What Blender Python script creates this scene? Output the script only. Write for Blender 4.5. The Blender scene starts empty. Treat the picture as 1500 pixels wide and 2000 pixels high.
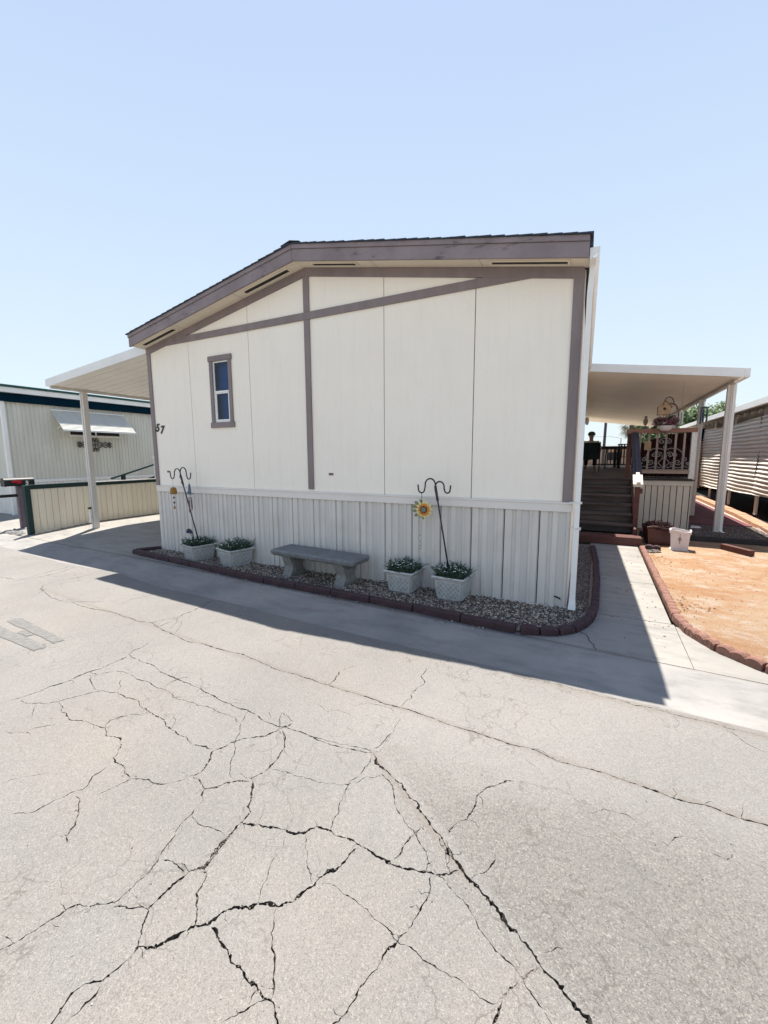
import bpy, bmesh, math, random
from mathutils import Vector, Matrix, Euler
from mathutils.geometry import delaunay_2d_cdt
random.seed(7)
C = bpy.context.scene.collection
S = bpy.context.scene
PI = math.pi

# ------------------------------------------------------------------ camera, sky, sun
CX, CY, CH = 6.6229, -4.5841, 1.6
YAW, PITCH, ROLL, FPX = -0.468907, -0.133068, -0.004536, 816.81
_f = Vector((math.sin(YAW)*math.cos(PITCH), math.cos(YAW)*math.cos(PITCH), math.sin(PITCH)))
_r = Vector((math.cos(YAW), -math.sin(YAW), 0)); _u = _r.cross(_f)
_r2 = _r*math.cos(ROLL)+_u*math.sin(ROLL); _u2 = -_r*math.sin(ROLL)+_u*math.cos(ROLL)
cam = bpy.data.objects.new('camera', bpy.data.cameras.new('camera')); C.objects.link(cam)
M3 = Matrix((_r2, _u2, -_f)).transposed()
cam.matrix_world = Matrix.Translation((CX, CY, CH)) @ M3.to_4x4()
cam.data.sensor_fit = 'HORIZONTAL'; cam.data.sensor_width = 36; cam.data.lens = FPX/1500*36
cam.data.clip_start = 0.05; cam.data.clip_end = 3000
S.camera = cam
S.cycles.diffuse_bounces = 6
S.view_settings.view_transform = 'Standard'; S.view_settings.look = 'None'
S.view_settings.exposure = 1.12; S.view_settings.gamma = 1

SD = Vector((0.178, -0.314, -1)).normalized()          # direction the sunlight travels
w = bpy.data.worlds.new('World'); S.world = w; w.use_nodes = True
wn = w.node_tree.nodes; wl = w.node_tree.links
bg = wn['Background']; sky = wn.new('ShaderNodeTexSky'); sky.sky_type = 'NISHITA'
sky.sun_disc = False; sky.sun_elevation = math.asin(-SD.z)
sky.sun_rotation = math.atan2(-SD.x, -SD.y)
sky.air_density = 1.0; sky.dust_density = 1.3; sky.ozone_density = 1.6; sky.altitude = 50
bg.inputs[1].default_value = 0.12
geo = wn.new('ShaderNodeTexCoord'); sepw = wn.new('ShaderNodeSeparateXYZ'); wl.new(geo.outputs['Generated'], sepw.inputs[0])
mr = wn.new('ShaderNodeMapRange'); mr.inputs[1].default_value = 0.0; mr.inputs[2].default_value = 1.0; wl.new(sepw.outputs[2], mr.inputs[0])
cr = wn.new('ShaderNodeValToRGB'); wl.new(mr.outputs[0], cr.inputs[0])
cr.color_ramp.elements[0].position = 0; cr.color_ramp.elements[0].color = (.385, .435, .455, 1)
cr.color_ramp.elements[1].position = 1; cr.color_ramp.elements[1].color = (.015, .06, .22, 1)
e2_ = cr.color_ramp.elements.new(.70); e2_.color = (.24, .305, .425, 1)
em_ = cr.color_ramp.elements.new(.35); em_.color = (.31, .375, .44, 1)
sc_ = wn.new('ShaderNodeVectorMath'); sc_.operation = 'SCALE'; sc_.inputs[3].default_value = 1/.12; wl.new(cr.outputs[0], sc_.inputs[0])
mx_ = wn.new('ShaderNodeMix'); mx_.data_type = 'RGBA'; mx_.inputs[0].default_value = .10
wl.new(sc_.outputs[0], mx_.inputs[6]); wl.new(sky.outputs[0], mx_.inputs[7]); wl.new(mx_.outputs[2], bg.inputs[0])
sun = bpy.data.lights.new('sun', 'SUN'); sun.energy = 5.0; sun.angle = math.radians(0.5); sun.color = (1, .94, .85)
so = bpy.data.objects.new('sun', sun); C.objects.link(so)
so.rotation_euler = SD.to_track_quat('-Z', 'Y').to_euler()

# ------------------------------------------------------------------ helpers
def ray(x, y): return _f + _r2*((x-750)/FPX) + _u2*((1000-y)/FPX)
def G(x, y, z=0.0):
    d = ray(x, y); t = (z-CH)/d.z; return Vector((CX+d.x*t, CY+d.y*t, z))
def AY(x, y, Y):
    d = ray(x, y); t = (Y-CY)/d.y; return Vector((CX+d.x*t, Y, CH+d.z*t))

class MB:
    def __init__(s): s.v = []; s.f = []; s.m = []
    def add(s, vs, fs, m=0):
        b = len(s.v); s.v += [tuple(v) for v in vs]
        for f in fs: s.f.append([b+i for i in f]); s.m.append(m)
        return s
    def box(s, x0, x1, y0, y1, z0, z1, m=0, T=None):
        vs = [Vector((x, y, z)) for z in (z0, z1) for y in (y0, y1) for x in (x0, x1)]
        if T is not None: vs = [T @ v for v in vs]
        return s.add(vs, [(0,2,3,1), (4,5,7,6), (0,1,5,4), (2,6,7,3), (0,4,6,2), (1,3,7,5)], m)
    def quad(s, a, b, c, d, m=0): return s.add([a, b, c, d], [(0,1,2,3)], m)
    def prism(s, pts, axis, a0, a1, m=0):
        # pts: 2D polygon; axis 'y' -> pts are (x,z); 'x' -> (y,z); 'z' -> (x,y)
        n = len(pts)
        def P(p, a):
            return (p[0], a, p[1]) if axis == 'y' else (a, p[0], p[1]) if axis == 'x' else (p[0], p[1], a)
        vs = [P(p, a0) for p in pts]+[P(p, a1) for p in pts]
        fs = [list(range(n)), list(range(2*n-1, n-1, -1))]+[(i, (i+1) % n+0, (i+1) % n+n, i+n) for i in range(n)]
        return s.add(vs, fs, m)
    def tube(s, pts, r, n=8, m=0, cap=True):
        pts = [Vector(p) for p in pts]; R = r if isinstance(r, (list, tuple)) else [r]*len(pts)
        vs = []; prev = None
        for i, p in enumerate(pts):
            t = (pts[min(i+1, len(pts)-1)]-pts[max(i-1, 0)]).normalized()
            if prev is None:
                a = t.orthogonal().normalized()
            else:
                a = (prev - t*prev.dot(t)).normalized()
            prev = a; b = t.cross(a)
            for k in range(n):
                q = 2*PI*k/n; vs.append(p+(a*math.cos(q)+b*math.sin(q))*R[i])
        fs = []
        for i in range(len(pts)-1):
            for k in range(n): fs.append((i*n+k, i*n+(k+1) % n, (i+1)*n+(k+1) % n, (i+1)*n+k))
        if cap: fs += [list(range(n))[::-1], [(len(pts)-1)*n+k for k in range(n)]]
        return s.add(vs, fs, m)
    def lathe(s, prof, n=20, c=(0,0,0), m=0):
        vs = [(c[0]+r*math.cos(2*PI*k/n), c[1]+r*math.sin(2*PI*k/n), c[2]+z) for r, z in prof for k in range(n)]
        fs = [(i*n+k, i*n+(k+1) % n, (i+1)*n+(k+1) % n, (i+1)*n+k) for i in range(len(prof)-1) for k in range(n)]
        fs += [list(range(n))[::-1], [(len(prof)-1)*n+k for k in range(n)]]
        return s.add(vs, fs, m)
    def build(s, name, mats, parent=None, smooth=False, bevel=0, loc=None, rz=0):
        me = bpy.data.meshes.new(name); me.from_pydata(s.v, [], s.f)
        if not isinstance(mats, (list, tuple)): mats = [mats]
        for m in mats: me.materials.append(m)
        me.polygons.foreach_set('material_index', s.m)
        if smooth: me.polygons.foreach_set('use_smooth', [True]*len(s.f))
        me.update()
        bm = bmesh.new(); bm.from_mesh(me); bmesh.ops.recalc_face_normals(bm, faces=bm.faces) if len(bm.faces) < 60000 else None
        bm.to_mesh(me); bm.free()
        o = bpy.data.objects.new(name, me); C.objects.link(o)
        if parent is not None: o.parent = parent
        if loc is not None: o.location = loc
        if rz: o.rotation_euler[2] = rz
        if bevel:
            b = o.modifiers.new('bevel', 'BEVEL'); b.width = bevel; b.segments = 2; b.limit_method = 'ANGLE'
        return o

def tag(o, label, cat, group=None):
    o['label'] = label; o['category'] = cat
    if group: o['group'] = group
    return o
def thing(name, label, cat, loc=(0,0,0), rz=0, group=None):
    o = bpy.data.objects.new(name, None); C.objects.link(o); o.location = loc; o.rotation_euler[2] = rz
    o.empty_display_size = .1
    return tag(o, label, cat, group)
def struct(o, kind='structure'): o['kind'] = kind; return o
def dup(root, loc, rz, label, group=None):
    r = root.copy(); C.objects.link(r); r.location = loc; r.rotation_euler[2] = rz
    r['label'] = label
    if group: r['group'] = group
    for ch in list(root.children):
        c = ch.copy(); C.objects.link(c); c.parent = r
        for g in list(ch.children):
            d = g.copy(); C.objects.link(d); d.parent = c
    return r

# materials
def newmat(name):
    m = bpy.data.materials.new(name); m.use_nodes = True
    nt = m.node_tree; return m, nt, nt.nodes['Principled BSDF']
def mix(nt, fac, a, b):
    n = nt.nodes.new('ShaderNodeMix'); n.data_type = 'RGBA'
    if isinstance(fac, float): n.inputs[0].default_value = fac
    else: nt.links.new(fac, n.inputs[0])
    for i, v in ((6, a), (7, b)):
        if isinstance(v, (tuple, list)): n.inputs[i].default_value = (*v[:3], 1)
        else: nt.links.new(v, n.inputs[i])
    return n.outputs[2]
def ramp(nt, src, p0, p1):
    n = nt.nodes.new('ShaderNodeMapRange'); n.clamp = True
    nt.links.new(src, n.inputs[0]); n.inputs[1].default_value = p0; n.inputs[2].default_value = p1
    return n.outputs[0]
def math_(nt, op, a, b=None):
    n = nt.nodes.new('ShaderNodeMath'); n.operation = op
    for i, v in ((0, a), (1, b)):
        if v is None: continue
        if isinstance(v, (int, float)): n.inputs[i].default_value = v
        else: nt.links.new(v, n.inputs[i])
    return n.outputs[0]
def noise(nt, scale, detail=4, rough=.6, sc=None, seed=0):
    tc = nt.nodes.new('ShaderNodeTexCoord'); n = nt.nodes.new('ShaderNodeTexNoise')
    n.inputs['Scale'].default_value = scale; n.inputs['Detail'].default_value = detail; n.inputs['Roughness'].default_value = rough
    mp = nt.nodes.new('ShaderNodeMapping'); nt.links.new(tc.outputs['Object'], mp.inputs[0]); nt.links.new(mp.outputs[0], n.inputs[0])
    if sc: mp.inputs['Scale'].default_value = sc
    mp.inputs['Location'].default_value = (seed*3.1, seed*1.7, seed)
    return n.outputs[0]
def bump(nt, p, h, strength, dist=.01):
    b = nt.nodes.new('ShaderNodeBump'); b.inputs['Strength'].default_value = strength; b.inputs['Distance'].default_value = dist
    nt.links.new(h, b.inputs['Height']); nt.links.new(b.outputs[0], p.inputs['Normal'])
def mat(name, col, rough=.7, col2=None, ns=8, lo=.35, hi=.65, sc=None, bs=0, bscale=60, bd=.004, metal=0, det=5, spec=None, seed=0):
    m, nt, p = newmat(name); p.inputs['Roughness'].default_value = rough; p.inputs['Metallic'].default_value = metal
    if spec is not None: p.inputs['Specular IOR Level'].default_value = spec
    if col2 is None: col2 = tuple(c*.86 for c in col)
    f = ramp(nt, noise(nt, ns, det, .62, sc, seed), lo, hi)
    nt.links.new(mix(nt, f, col, col2), p.inputs['Base Color'])
    if bs: bump(nt, p, noise(nt, bscale, 3, .6, sc, seed+1), bs, bd)
    return m

def m_siding():
    m, nt, p = newmat('painted siding'); p.inputs['Roughness'].default_value = .8
    a = mix(nt, ramp(nt, noise(nt, 1.3, 3), .3, .7), (.90, .845, .75), (.87, .81, .72))
    st = ramp(nt, noise(nt, 14, 5, .6, (1, 1, .12)), .5, .75)
    a = mix(nt, math_(nt, 'MULTIPLY', st, .12), a, (.70, .60, .47))
    a = mix(nt, math_(nt, 'MULTIPLY', ramp(nt, noise(nt, 3.2, 6, .7, (1, 1, .16), 6), .60, .76), .16), a, (.62, .55, .46))
    nt.links.new(a, p.inputs['Base Color'])
    bump(nt, p, math_(nt, 'ADD', noise(nt, 120, 3, .6, (1, 1, .25)), math_(nt, 'MULTIPLY', noise(nt, 2.2, 3, .5), 6)), .45, .006)
    return m
M = {}
M['siding'] = m_siding()
M['trim'] = mat('mauve trim paint', (.235, .19, .19), .6, (.19, .155, .155), 6, bs=.2, sc=(1, 1, .3))
def m_fascia():
    m, nt, p = newmat('weathered fascia paint'); p.inputs['Roughness'].default_value = .7
    a = mix(nt, ramp(nt, noise(nt, 3, 4), .35, .65), (.26, .215, .225), (.20, .165, .175))
    ch = ramp(nt, noise(nt, 22, 6, .7, (.25, 1, 1), 3), .57, .62)
    area = ramp(nt, noise(nt, 1.8, 2, .5, None, 5), .42, .58)
    a = mix(nt, math_(nt, 'MULTIPLY', ch, area), a, (.10, .085, .10))
    lt = ramp(nt, noise(nt, 30, 4, .7, (.15, 1, 1), 9), .66, .7)
    a = mix(nt, math_(nt, 'MULTIPLY', lt, .5), a, (.42, .38, .37))
    nt.links.new(a, p.inputs['Base Color']); bump(nt, p, noise(nt, 40, 4, .6, (.2, 1, 1)), .4, .004); return m
M['fascia'] = m_fascia()
M['soffit'] = mat('soffit paint', (.74, .66, .53), .75, (.68, .60, .48), 4)
M['black'] = mat('black void', (.012, .012, .012), .8)
M['shingle'] = mat('asphalt shingle', (.045, .06, .09), .9, (.025, .032, .05), 40, bs=.6, bscale=200)
M['white'] = mat('white aluminium', (.80, .80, .78), .45, (.74, .74, .73), 3)
M['awnmetal'] = mat('awning enamel underside', (.86, .82, .75), .5, (.80, .76, .69), 1.2, bs=0)
M['whitedirty'] = mat('weathered white metal', (.70, .69, .66), .5, (.52, .50, .46), 9, lo=.5, hi=.8)
M['post'] = mat('post enamel', (.66, .63, .59), .45, (.56, .53, .50), 4, sc=(1, 1, .3))
def m_skirt():
    m, nt, p = newmat('skirting vinyl'); p.inputs['Roughness'].default_value = .5
    a = mix(nt, ramp(nt, noise(nt, 5, 4, .6, (1, 1, .2)), .35, .7), (.645, .615, .575), (.56, .535, .50))
    a = mix(nt, math_(nt, 'MULTIPLY', ramp(nt, noise(nt, 2.4, 4, .6, None, 4), .55, .72), .35), a, (.46, .43, .39))
    nt.links.new(a, p.inputs['Base Color']); return m
M['skirt'] = m_skirt()
def m_perf():
    m, nt, p = newmat('perforated vinyl'); p.inputs['Roughness'].default_value = .5
    tc = nt.nodes.new('ShaderNodeTexCoord'); v = nt.nodes.new('ShaderNodeTexVoronoi'); v.inputs['Scale'].default_value = 62
    v.inputs['Randomness'].default_value = .25
    nt.links.new(tc.outputs['Object'], v.inputs[0])
    nt.links.new(mix(nt, ramp(nt, v.outputs[0], .30, .42), (.13, .13, .13), (.57, .55, .52)), p.inputs['Base Color']); return m
M['perf'] = m_perf()
M['band'] = mat('skirt band metal', (.74, .70, .66), .4, (.69, .65, .61), 3)

def m_concrete(name, c1, c2, bscale=45):
    m, nt, p = newmat(name); p.inputs['Roughness'].default_value = .9
    a = mix(nt, ramp(nt, noise(nt, 1.1, 6, .62), .35, .65), c1, c2)
    a = mix(nt, math_(nt, 'MULTIPLY', ramp(nt, noise(nt, 6, 7, .72, (.35, 1, 1), 2), .48, .70), .6), a, tuple(c*.62 for c in c2))
    a = mix(nt, math_(nt, 'MULTIPLY', ramp(nt, noise(nt, 140, 2, .6, None, 3), .62, .72), .4), a, tuple(c*.5 for c in c2))
    nt.links.new(a, p.inputs['Base Color']); bump(nt, p, noise(nt, bscale, 6, .7), .35, .006); return m
M['concrete'] = m_concrete('aged concrete', (.29, .275, .25), (.225, .215, .20))
M['gutterc'] = m_concrete('gutter concrete', (.30, .285, .265), (.215, .208, .205), 30)

def m_asphalt(name, coarse):
    m, nt, p = newmat(name); p.inputs['Roughness'].default_value = .92
    tc = nt.nodes.new('ShaderNodeTexCoord')
    big = ramp(nt, noise(nt, .55, 5, .55), .35, .65)
    a = mix(nt, big, (.236, .226, .213), (.186, .179, .170))
    # warm stains
    a = mix(nt, math_(nt, 'MULTIPLY', ramp(nt, noise(nt, .9, 4, .6, None, 7), .5, .72), .5), a, (.25, .222, .19))
    # dark oil spots
    a = mix(nt, math_(nt, 'MULTIPLY', ramp(nt, noise(nt, 6.5, 2, .5, None, 11), .72, .80), .45), a, (.15, .14, .135))
    # fine aggregate
    v = nt.nodes.new('ShaderNodeTexVoronoi'); v.inputs['Scale'].default_value = 210; nt.links.new(tc.outputs['Object'], v.inputs[0])
    sep = nt.nodes.new('ShaderNodeSeparateColor'); nt.links.new(v.outputs['Color'], sep.inputs[0])
    fine = noise(nt, 260, 3, .7, None, 2)
    mid = noise(nt, 45, 5, .7, None, 5)
    if coarse == 'full': cm = None
    # coarse area mask: beyond the diagonal crack, near the viewer
    sx = nt.nodes.new('ShaderNodeSeparateXYZ'); nt.links.new(tc.outputs['Object'], sx.inputs[0])
    p0, p1 = G(770, 1500, -.05), G(1153, 2000, -.05); q0, q1 = G(860, 1480, -.05), G(1500, 1640, -.05)
    def side(a0, a1, sgn):
        d = (a1-a0); n = Vector((-d.y, d.x, 0)).normalized()*sgn
        s = math_(nt, 'ADD', math_(nt, 'MULTIPLY', sx.outputs[0], n.x), math_(nt, 'MULTIPLY', sx.outputs[1], n.y))
        return math_(nt, 'SUBTRACT', s, n.dot(a0))
    pin = G(1300, 1900, -.05)
    def orient(a0, a1):
        d = (a1-a0); n = Vector((-d.y, d.x, 0)); return 1 if n.dot(pin-a0) > 0 else -1
    nz = math_(nt, 'MULTIPLY', math_(nt, 'SUBTRACT', noise(nt, 5, 5, .7, None, 8), .5), .5)
    d1 = ramp(nt, side(p0, p1, orient(p0, p1)), -.01, .03)
    d2 = ramp(nt, math_(nt, 'ADD', side(q0, q1, orient(q0, q1)), nz), -.05, .3)
    cm = math_(nt, 'MULTIPLY', d1, d2)
    if coarse == 'full': cm = math_(nt, 'ADD', math_(nt, 'MULTIPLY', cm, 0), .45)
    a = mix(nt, math_(nt, 'MULTIPLY', cm, .6), a, (.20, .187, .17))
    # aggregate colours: light and dark grains
    lg = ramp(nt, sep.outputs[0], .80, .9); dg = ramp(nt, sep.outputs[1], .72, .85)
    amt = math_(nt, 'ADD', math_(nt, 'MULTIPLY', cm, .16), .36)
    a = mix(nt, math_(nt, 'MULTIPLY', lg, amt), a, (.36, .335, .30))
    a = mix(nt, math_(nt, 'MULTIPLY', dg, amt), a, (.08, .075, .07))
    a = mix(nt, math_(nt, 'MULTIPLY', ramp(nt, fine, .48, .64), .42), a, (.09, .085, .08))
    a = mix(nt, math_(nt, 'MULTIPLY', ramp(nt, mid, .56, .72), math_(nt, 'ADD', math_(nt, 'MULTIPLY', cm, .45), .24)), a, (.10, .09, .08))
    # grime along the paving joints
    def seg(a0, a1, wd):
        d = (a1-a0).normalized(); n = Vector((-d.y, d.x, 0))
        s = math_(nt, 'ADD', math_(nt, 'MULTIPLY', sx.outputs[0], n.x), math_(nt, 'MULTIPLY', sx.outputs[1], n.y))
        s = math_(nt, 'ABSOLUTE', math_(nt, 'SUBTRACT', s, n.dot(a0))); s = math_(nt, 'ADD', s, math_(nt, 'MULTIPLY', math_(nt, 'SUBTRACT', noise(nt, 14, 5, .7, None, 23), .5), wd*2))
        t = math_(nt, 'ADD', math_(nt, 'MULTIPLY', sx.outputs[0], d.x), math_(nt, 'MULTIPLY', sx.outputs[1], d.y)); t0, t1 = d.dot(a0), d.dot(a1)
        m_ = math_(nt, 'MULTIPLY', math_(nt, 'GREATER_THAN', t, t0), math_(nt, 'LESS_THAN', t, t1))
        return math_(nt, 'MULTIPLY', math_(nt, 'SUBTRACT', 1.0, ramp(nt, s, 0, wd)), m_)
    gm = None
    for q0_, q1_, wd in (((82,1150),(430,1268),.035), ((430,1268),(945,1436),.035), ((945,1436),(1500,1612),.03), ((728,1470),(919,1721),.03), ((1000,1318),(1500,1440),.06)):
        g_ = seg(G(*q0_, -.05), G(*q1_, -.05), wd); gm = g_ if gm is None else math_(nt, 'MAXIMUM', gm, g_)
    a = mix(nt, math_(nt, 'MULTIPLY', gm, .42), a, (.15, .125, .10))
    # tyre polish and dark scuffs
    a = mix(nt, math_(nt, 'MULTIPLY', ramp(nt, noise(nt, 2.6, 7, .75, (1, .45, 1), 29), .54, .70), .35), a, (.15, .145, .14))
    # pale scratches
    sc = ramp(nt, noise(nt, 10, 6, .75, (.35, 1.3, 1), 13), .66, .73)
    a = mix(nt, math_(nt, 'MULTIPLY', sc, .35), a, (.36, .34, .32))
    # hairline crazing, only in patches
    v2 = nt.nodes.new('ShaderNodeTexVoronoi'); v2.feature = 'DISTANCE_TO_EDGE'; v2.inputs['Scale'].default_value = 4.5
    mp = nt.nodes.new('ShaderNodeVectorMath'); mp.operation = 'ADD'
    n3 = nt.nodes.new('ShaderNodeTexNoise'); n3.inputs['Scale'].default_value = 7; n3.inputs['Detail'].default_value = 6
    nt.links.new(tc.outputs['Object'], n3.inputs[0])
    s3 = nt.nodes.new('ShaderNodeVectorMath'); s3.operation = 'SCALE'; s3.inputs[3].default_value = .22
    nt.links.new(n3.outputs['Color'], s3.inputs[0]); nt.links.new(tc.outputs['Object'], mp.inputs[0]); nt.links.new(s3.outputs[0], mp.inputs[1])
    nt.links.new(mp.outputs[0], v2.inputs[0])
    hl = math_(nt, 'SUBTRACT', 1.0, ramp(nt, v2.outputs[0], .004, .016))
    hl = math_(nt, 'MULTIPLY', hl, ramp(nt, noise(nt, 1.7, 3, .6, None, 17), .47, .58))
    a = mix(nt, math_(nt, 'MULTIPLY', hl, .70), a, (.11, .10, .09))
    nt.links.new(a, p.inputs['Base Color'])
    h = math_(nt, 'ADD', math_(nt, 'MULTIPLY', fine, .5), math_(nt, 'MULTIPLY', v.outputs[0], .3))
    h = math_(nt, 'ADD', h, math_(nt, 'MULTIPLY', math_(nt, 'MULTIPLY', mid, cm), 2.5))
    h = math_(nt, 'ADD', h, math_(nt, 'MULTIPLY', mid, .6))
    bump(nt, p, h, .85, .007)
    return m
M['asphalt'] = m_asphalt('aged asphalt', 'mask')
M['asphaltw'] = m_asphalt('worn asphalt', 'full')
M['crack'] = mat('crack dirt', (.03, .026, .022), 1, (.06, .05, .04), 60)
M['patch'] = mat('asphalt patch', (.115, .113, .108), .9, (.17, .166, .16), 25, bs=.4, bscale=150)
M['ground'] = mat('dry ground', (.30, .25, .19), .95, (.24, .20, .15), .5)
def m_dirt():
    m, nt, p = newmat('orange dirt'); p.inputs['Roughness'].default_value = 1
    a = mix(nt, ramp(nt, noise(nt, 1.7, 9, .74, (.9, 1.1, 1)), .38, .60), (.36, .185, .085), (.43, .30, .19))
    a = mix(nt, ramp(nt, noise(nt, 3.1, 9, .76, (.8, 1.2, 1), 4), .50, .62), a, (.46, .375, .30))
    a = mix(nt, math_(nt, 'MULTIPLY', ramp(nt, noise(nt, 22, 6, .75, None, 6), .55, .75), .6), a, (.23, .11, .05))
    a = mix(nt, math_(nt, 'MULTIPLY', ramp(nt, noise(nt, 95, 4, .8, None, 9), .52, .68), .5), a, (.20, .10, .05))
    a = mix(nt, math_(nt, 'MULTIPLY', ramp(nt, noise(nt, 70, 4, .8, None, 19), .56, .70), .5), a, (.58, .48, .38))
    nt.links.new(a, p.inputs['Base Color']); bump(nt, p, noise(nt, 24, 9, .85), 1, .04); return m
M['dirt'] = m_dirt()
def m_random(name, cols, rough=.85):
    m, nt, p = newmat(name); p.inputs['Roughness'].default_value = rough
    g = nt.nodes.new('ShaderNodeNewGeometry'); r = nt.nodes.new('ShaderNodeValToRGB'); r.color_ramp.interpolation = 'CONSTANT'
    nt.links.new(g.outputs['Random Per Island'], r.inputs[0])
    el = r.color_ramp.elements
    while len(el) < len(cols): el.new(.5)
    for i, c in enumerate(cols): el[i].position = i/len(cols); el[i].color = (*c, 1)
    nt.links.new(r.outputs[0], p.inputs['Base Color']); return m
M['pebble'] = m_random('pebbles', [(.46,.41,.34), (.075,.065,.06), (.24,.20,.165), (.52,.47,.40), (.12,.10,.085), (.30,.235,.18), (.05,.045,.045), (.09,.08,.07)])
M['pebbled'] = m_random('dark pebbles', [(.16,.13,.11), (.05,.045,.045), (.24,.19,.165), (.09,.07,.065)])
M['clod'] = m_random('dirt clods', [(.16,.08,.04), (.30,.17,.09), (.42,.28,.17)])
M['leaf'] = m_random('leaves', [(.03,.065,.035), (.045,.09,.055), (.02,.045,.028), (.08,.13,.085)], .6)
M['petal'] = mat('white petals', (.8,.82,.78), .6)
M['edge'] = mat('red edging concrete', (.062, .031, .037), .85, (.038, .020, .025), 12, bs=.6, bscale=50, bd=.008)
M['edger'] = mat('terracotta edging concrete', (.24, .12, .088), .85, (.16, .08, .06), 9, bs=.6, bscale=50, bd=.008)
M['pot'] = mat('off white plastic pot', (.56, .565, .55), .55, (.44, .45, .44), 12)
M['potrec'] = mat('darker recessed plastic', (.38, .40, .42), .7, (.28, .30, .32), 14)  # recessed panels darkened in colour so the lattice stands out
M['soil'] = mat('potting soil', (.03,.022,.018), 1)
M['stone'] = mat('cast stone', (.25, .245, .24), .9, (.16, .16, .155), 18, bs=.6, bscale=70, bd=.006)
M['stonetop'] = mat('cast stone top', (.19, .20, .21), .85, (.14, .145, .15), 9, bs=.5, bscale=90, bd=.005)
M['iron'] = mat('dark navy iron', (.012, .013, .028), .4, (.02,.02,.035), 20)
M['blackiron'] = mat('black iron', (.012, .012, .014), .5)
M['number'] = mat('black number plastic', (.01,.01,.01), .4)
M['green'] = mat('dark green paint', (.006, .028, .026), .8, (.006,.028,.028), 5)
M['roofgreen'] = mat('dark green roof felt', (.015,.085,.075), .8, (.01,.06,.055), 8)
M['teal'] = mat('near-black teal', (.002, .018, .034), .95, (.002,.014,.028), 3, spec=.05)
M['neigh'] = mat('cream grey metal siding', (.63, .62, .55), .6, (.54, .53, .47), 3, sc=(1,1,.2))
M['fence'] = mat('cream fence board', (.72, .67, .56), .7, (.64, .59, .48), 5, sc=(1,1,.2))
M['fencecap'] = mat('pale cap metal', (.62,.62,.6), .4)
def wood(name, c1, c2): return mat(name, c1, .75, c2, 9, sc=(.15, 1, 1), bs=.4, bscale=30, lo=.3, hi=.7)
M['steps'] = wood('dark weathered step wood', (.13, .098, .085), (.045, .031, .028))
M['redwood'] = wood('red stained wood', (.115, .04, .03), (.06, .02, .016))
M['railwood'] = wood('pinkish rail wood', (.33, .17, .12), (.22, .11, .08))
M['palewood'] = wood('pale baluster wood', (.42, .33, .27), (.30, .22, .18))
M['greywood'] = wood('grey painted rail', (.075, .07, .085), (.05, .047, .06))
M['sunlitwhite'] = mat('sunlit worn rail paint', (.62,.58,.52), .7, (.42,.36,.30), 20)
M['cream'] = mat('cream painted board', (.62, .57, .50), .6, (.55,.50,.43), 4)
M['deckpanel'] = mat('deck skirt panel', (.64, .56, .46), .7, (.56, .49, .40), 4, sc=(1,1,.2))
M['curtain'] = mat('dark red cloth', (.05, .008, .010), .9, (.02,.004,.006), 8, sc=(1,1,.1))
M['scroll'] = mat('grey scroll iron', (.27, .25, .24), .55, (.18,.165,.16), 20)
M['glass'] = None
def m_glass():
    m = bpy.data.materials.new('window glass'); m.use_nodes = True; nt = m.node_tree
    nt.nodes.remove(nt.nodes['Principled BSDF']); out = nt.nodes['Material Output']
    t = nt.nodes.new('ShaderNodeBsdfTransparent'); t.inputs[0].default_value = (.55, .75, .95, 1)
    g = nt.nodes.new('ShaderNodeBsdfGlossy'); g.inputs['Roughness'].default_value = .03
    x = nt.nodes.new('ShaderNodeMixShader'); f = nt.nodes.new('ShaderNodeFresnel'); f.inputs[0].default_value = 1.45
    n = math_(nt, 'MULTIPLY', f.outputs[0], 1.1)
    nt.links.new(n, x.inputs[0]); nt.links.new(t.outputs[0], x.inputs[1]); nt.links.new(g.outputs[0], x.inputs[2]); nt.links.new(x.outputs[0], out.inputs[0])
    return m
M['glass'] = m_glass()
M['screen'] = mat('blue insect screen', (.006,.03,.085), .5, (.005,.025,.07), 2)
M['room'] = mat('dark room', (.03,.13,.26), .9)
M['skyblue'] = mat('sky reflection blue', (.02,.13,.30), .9, (.015,.10,.24), 3)  # window's sky reflection put into a surface colour
M['drape'] = mat('pale curtain', (.45,.50,.55), .9)
M['blind'] = mat('corrugated shade sheet', (.86, .82, .76), .8, (.76, .71, .65), 1.5, sc=(.5,.5,2))
M['tan'] = mat('tan shade cloth', (.34, .235, .17), .9, (.25,.17,.12), 3)
M['brickkerb'] = mat('tan brick kerb', (.45, .25, .16), .9, (.36,.19,.12), 9, bs=.5)
M['redconc'] = mat('red painted concrete', (.13, .032, .045), .8, (.09,.025,.036), 4)
M['sandpath'] = m_concrete('sandy concrete', (.50, .42, .33), (.42, .34, .26))
M['darktimber'] = wood('black timber', (.035,.03,.03), (.02,.018,.018))
M['red'] = mat('red flag', (.55,.01,.02), .4)
M['mpost'] = wood('grey mauve post', (.16, .125, .15), (.10,.08,.10))
M['mustard'] = mat('mustard bell', (.30, .145, .012), .5, (.24,.11,.01), 20)
M['bluebird'] = mat('slate blue enamel', (.06,.12,.19), .4, (.03,.06,.11), 14)
M['copper'] = mat('dull copper', (.16,.085,.08), .4, metal=.3)
M['yellow'] = mat('cream yellow petal', (.72,.62,.32), .6, (.65,.52,.22), 30)
M['orange'] = mat('orange petal', (.68,.24,.02), .6, (.55,.16,.01), 30)
M['seed'] = mat('grey green seed head', (.20,.22,.17), .8, (.12,.13,.10), 60)
M['olive'] = mat('olive leaf', (.22,.24,.10), .6)
M['bluepot'] = mat('navy flower', (.012,.02,.06), .5)
M['burgundy'] = mat('burgundy plastic', (.045, .007, .010), .35, (.04,.006,.01), 4)
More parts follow.
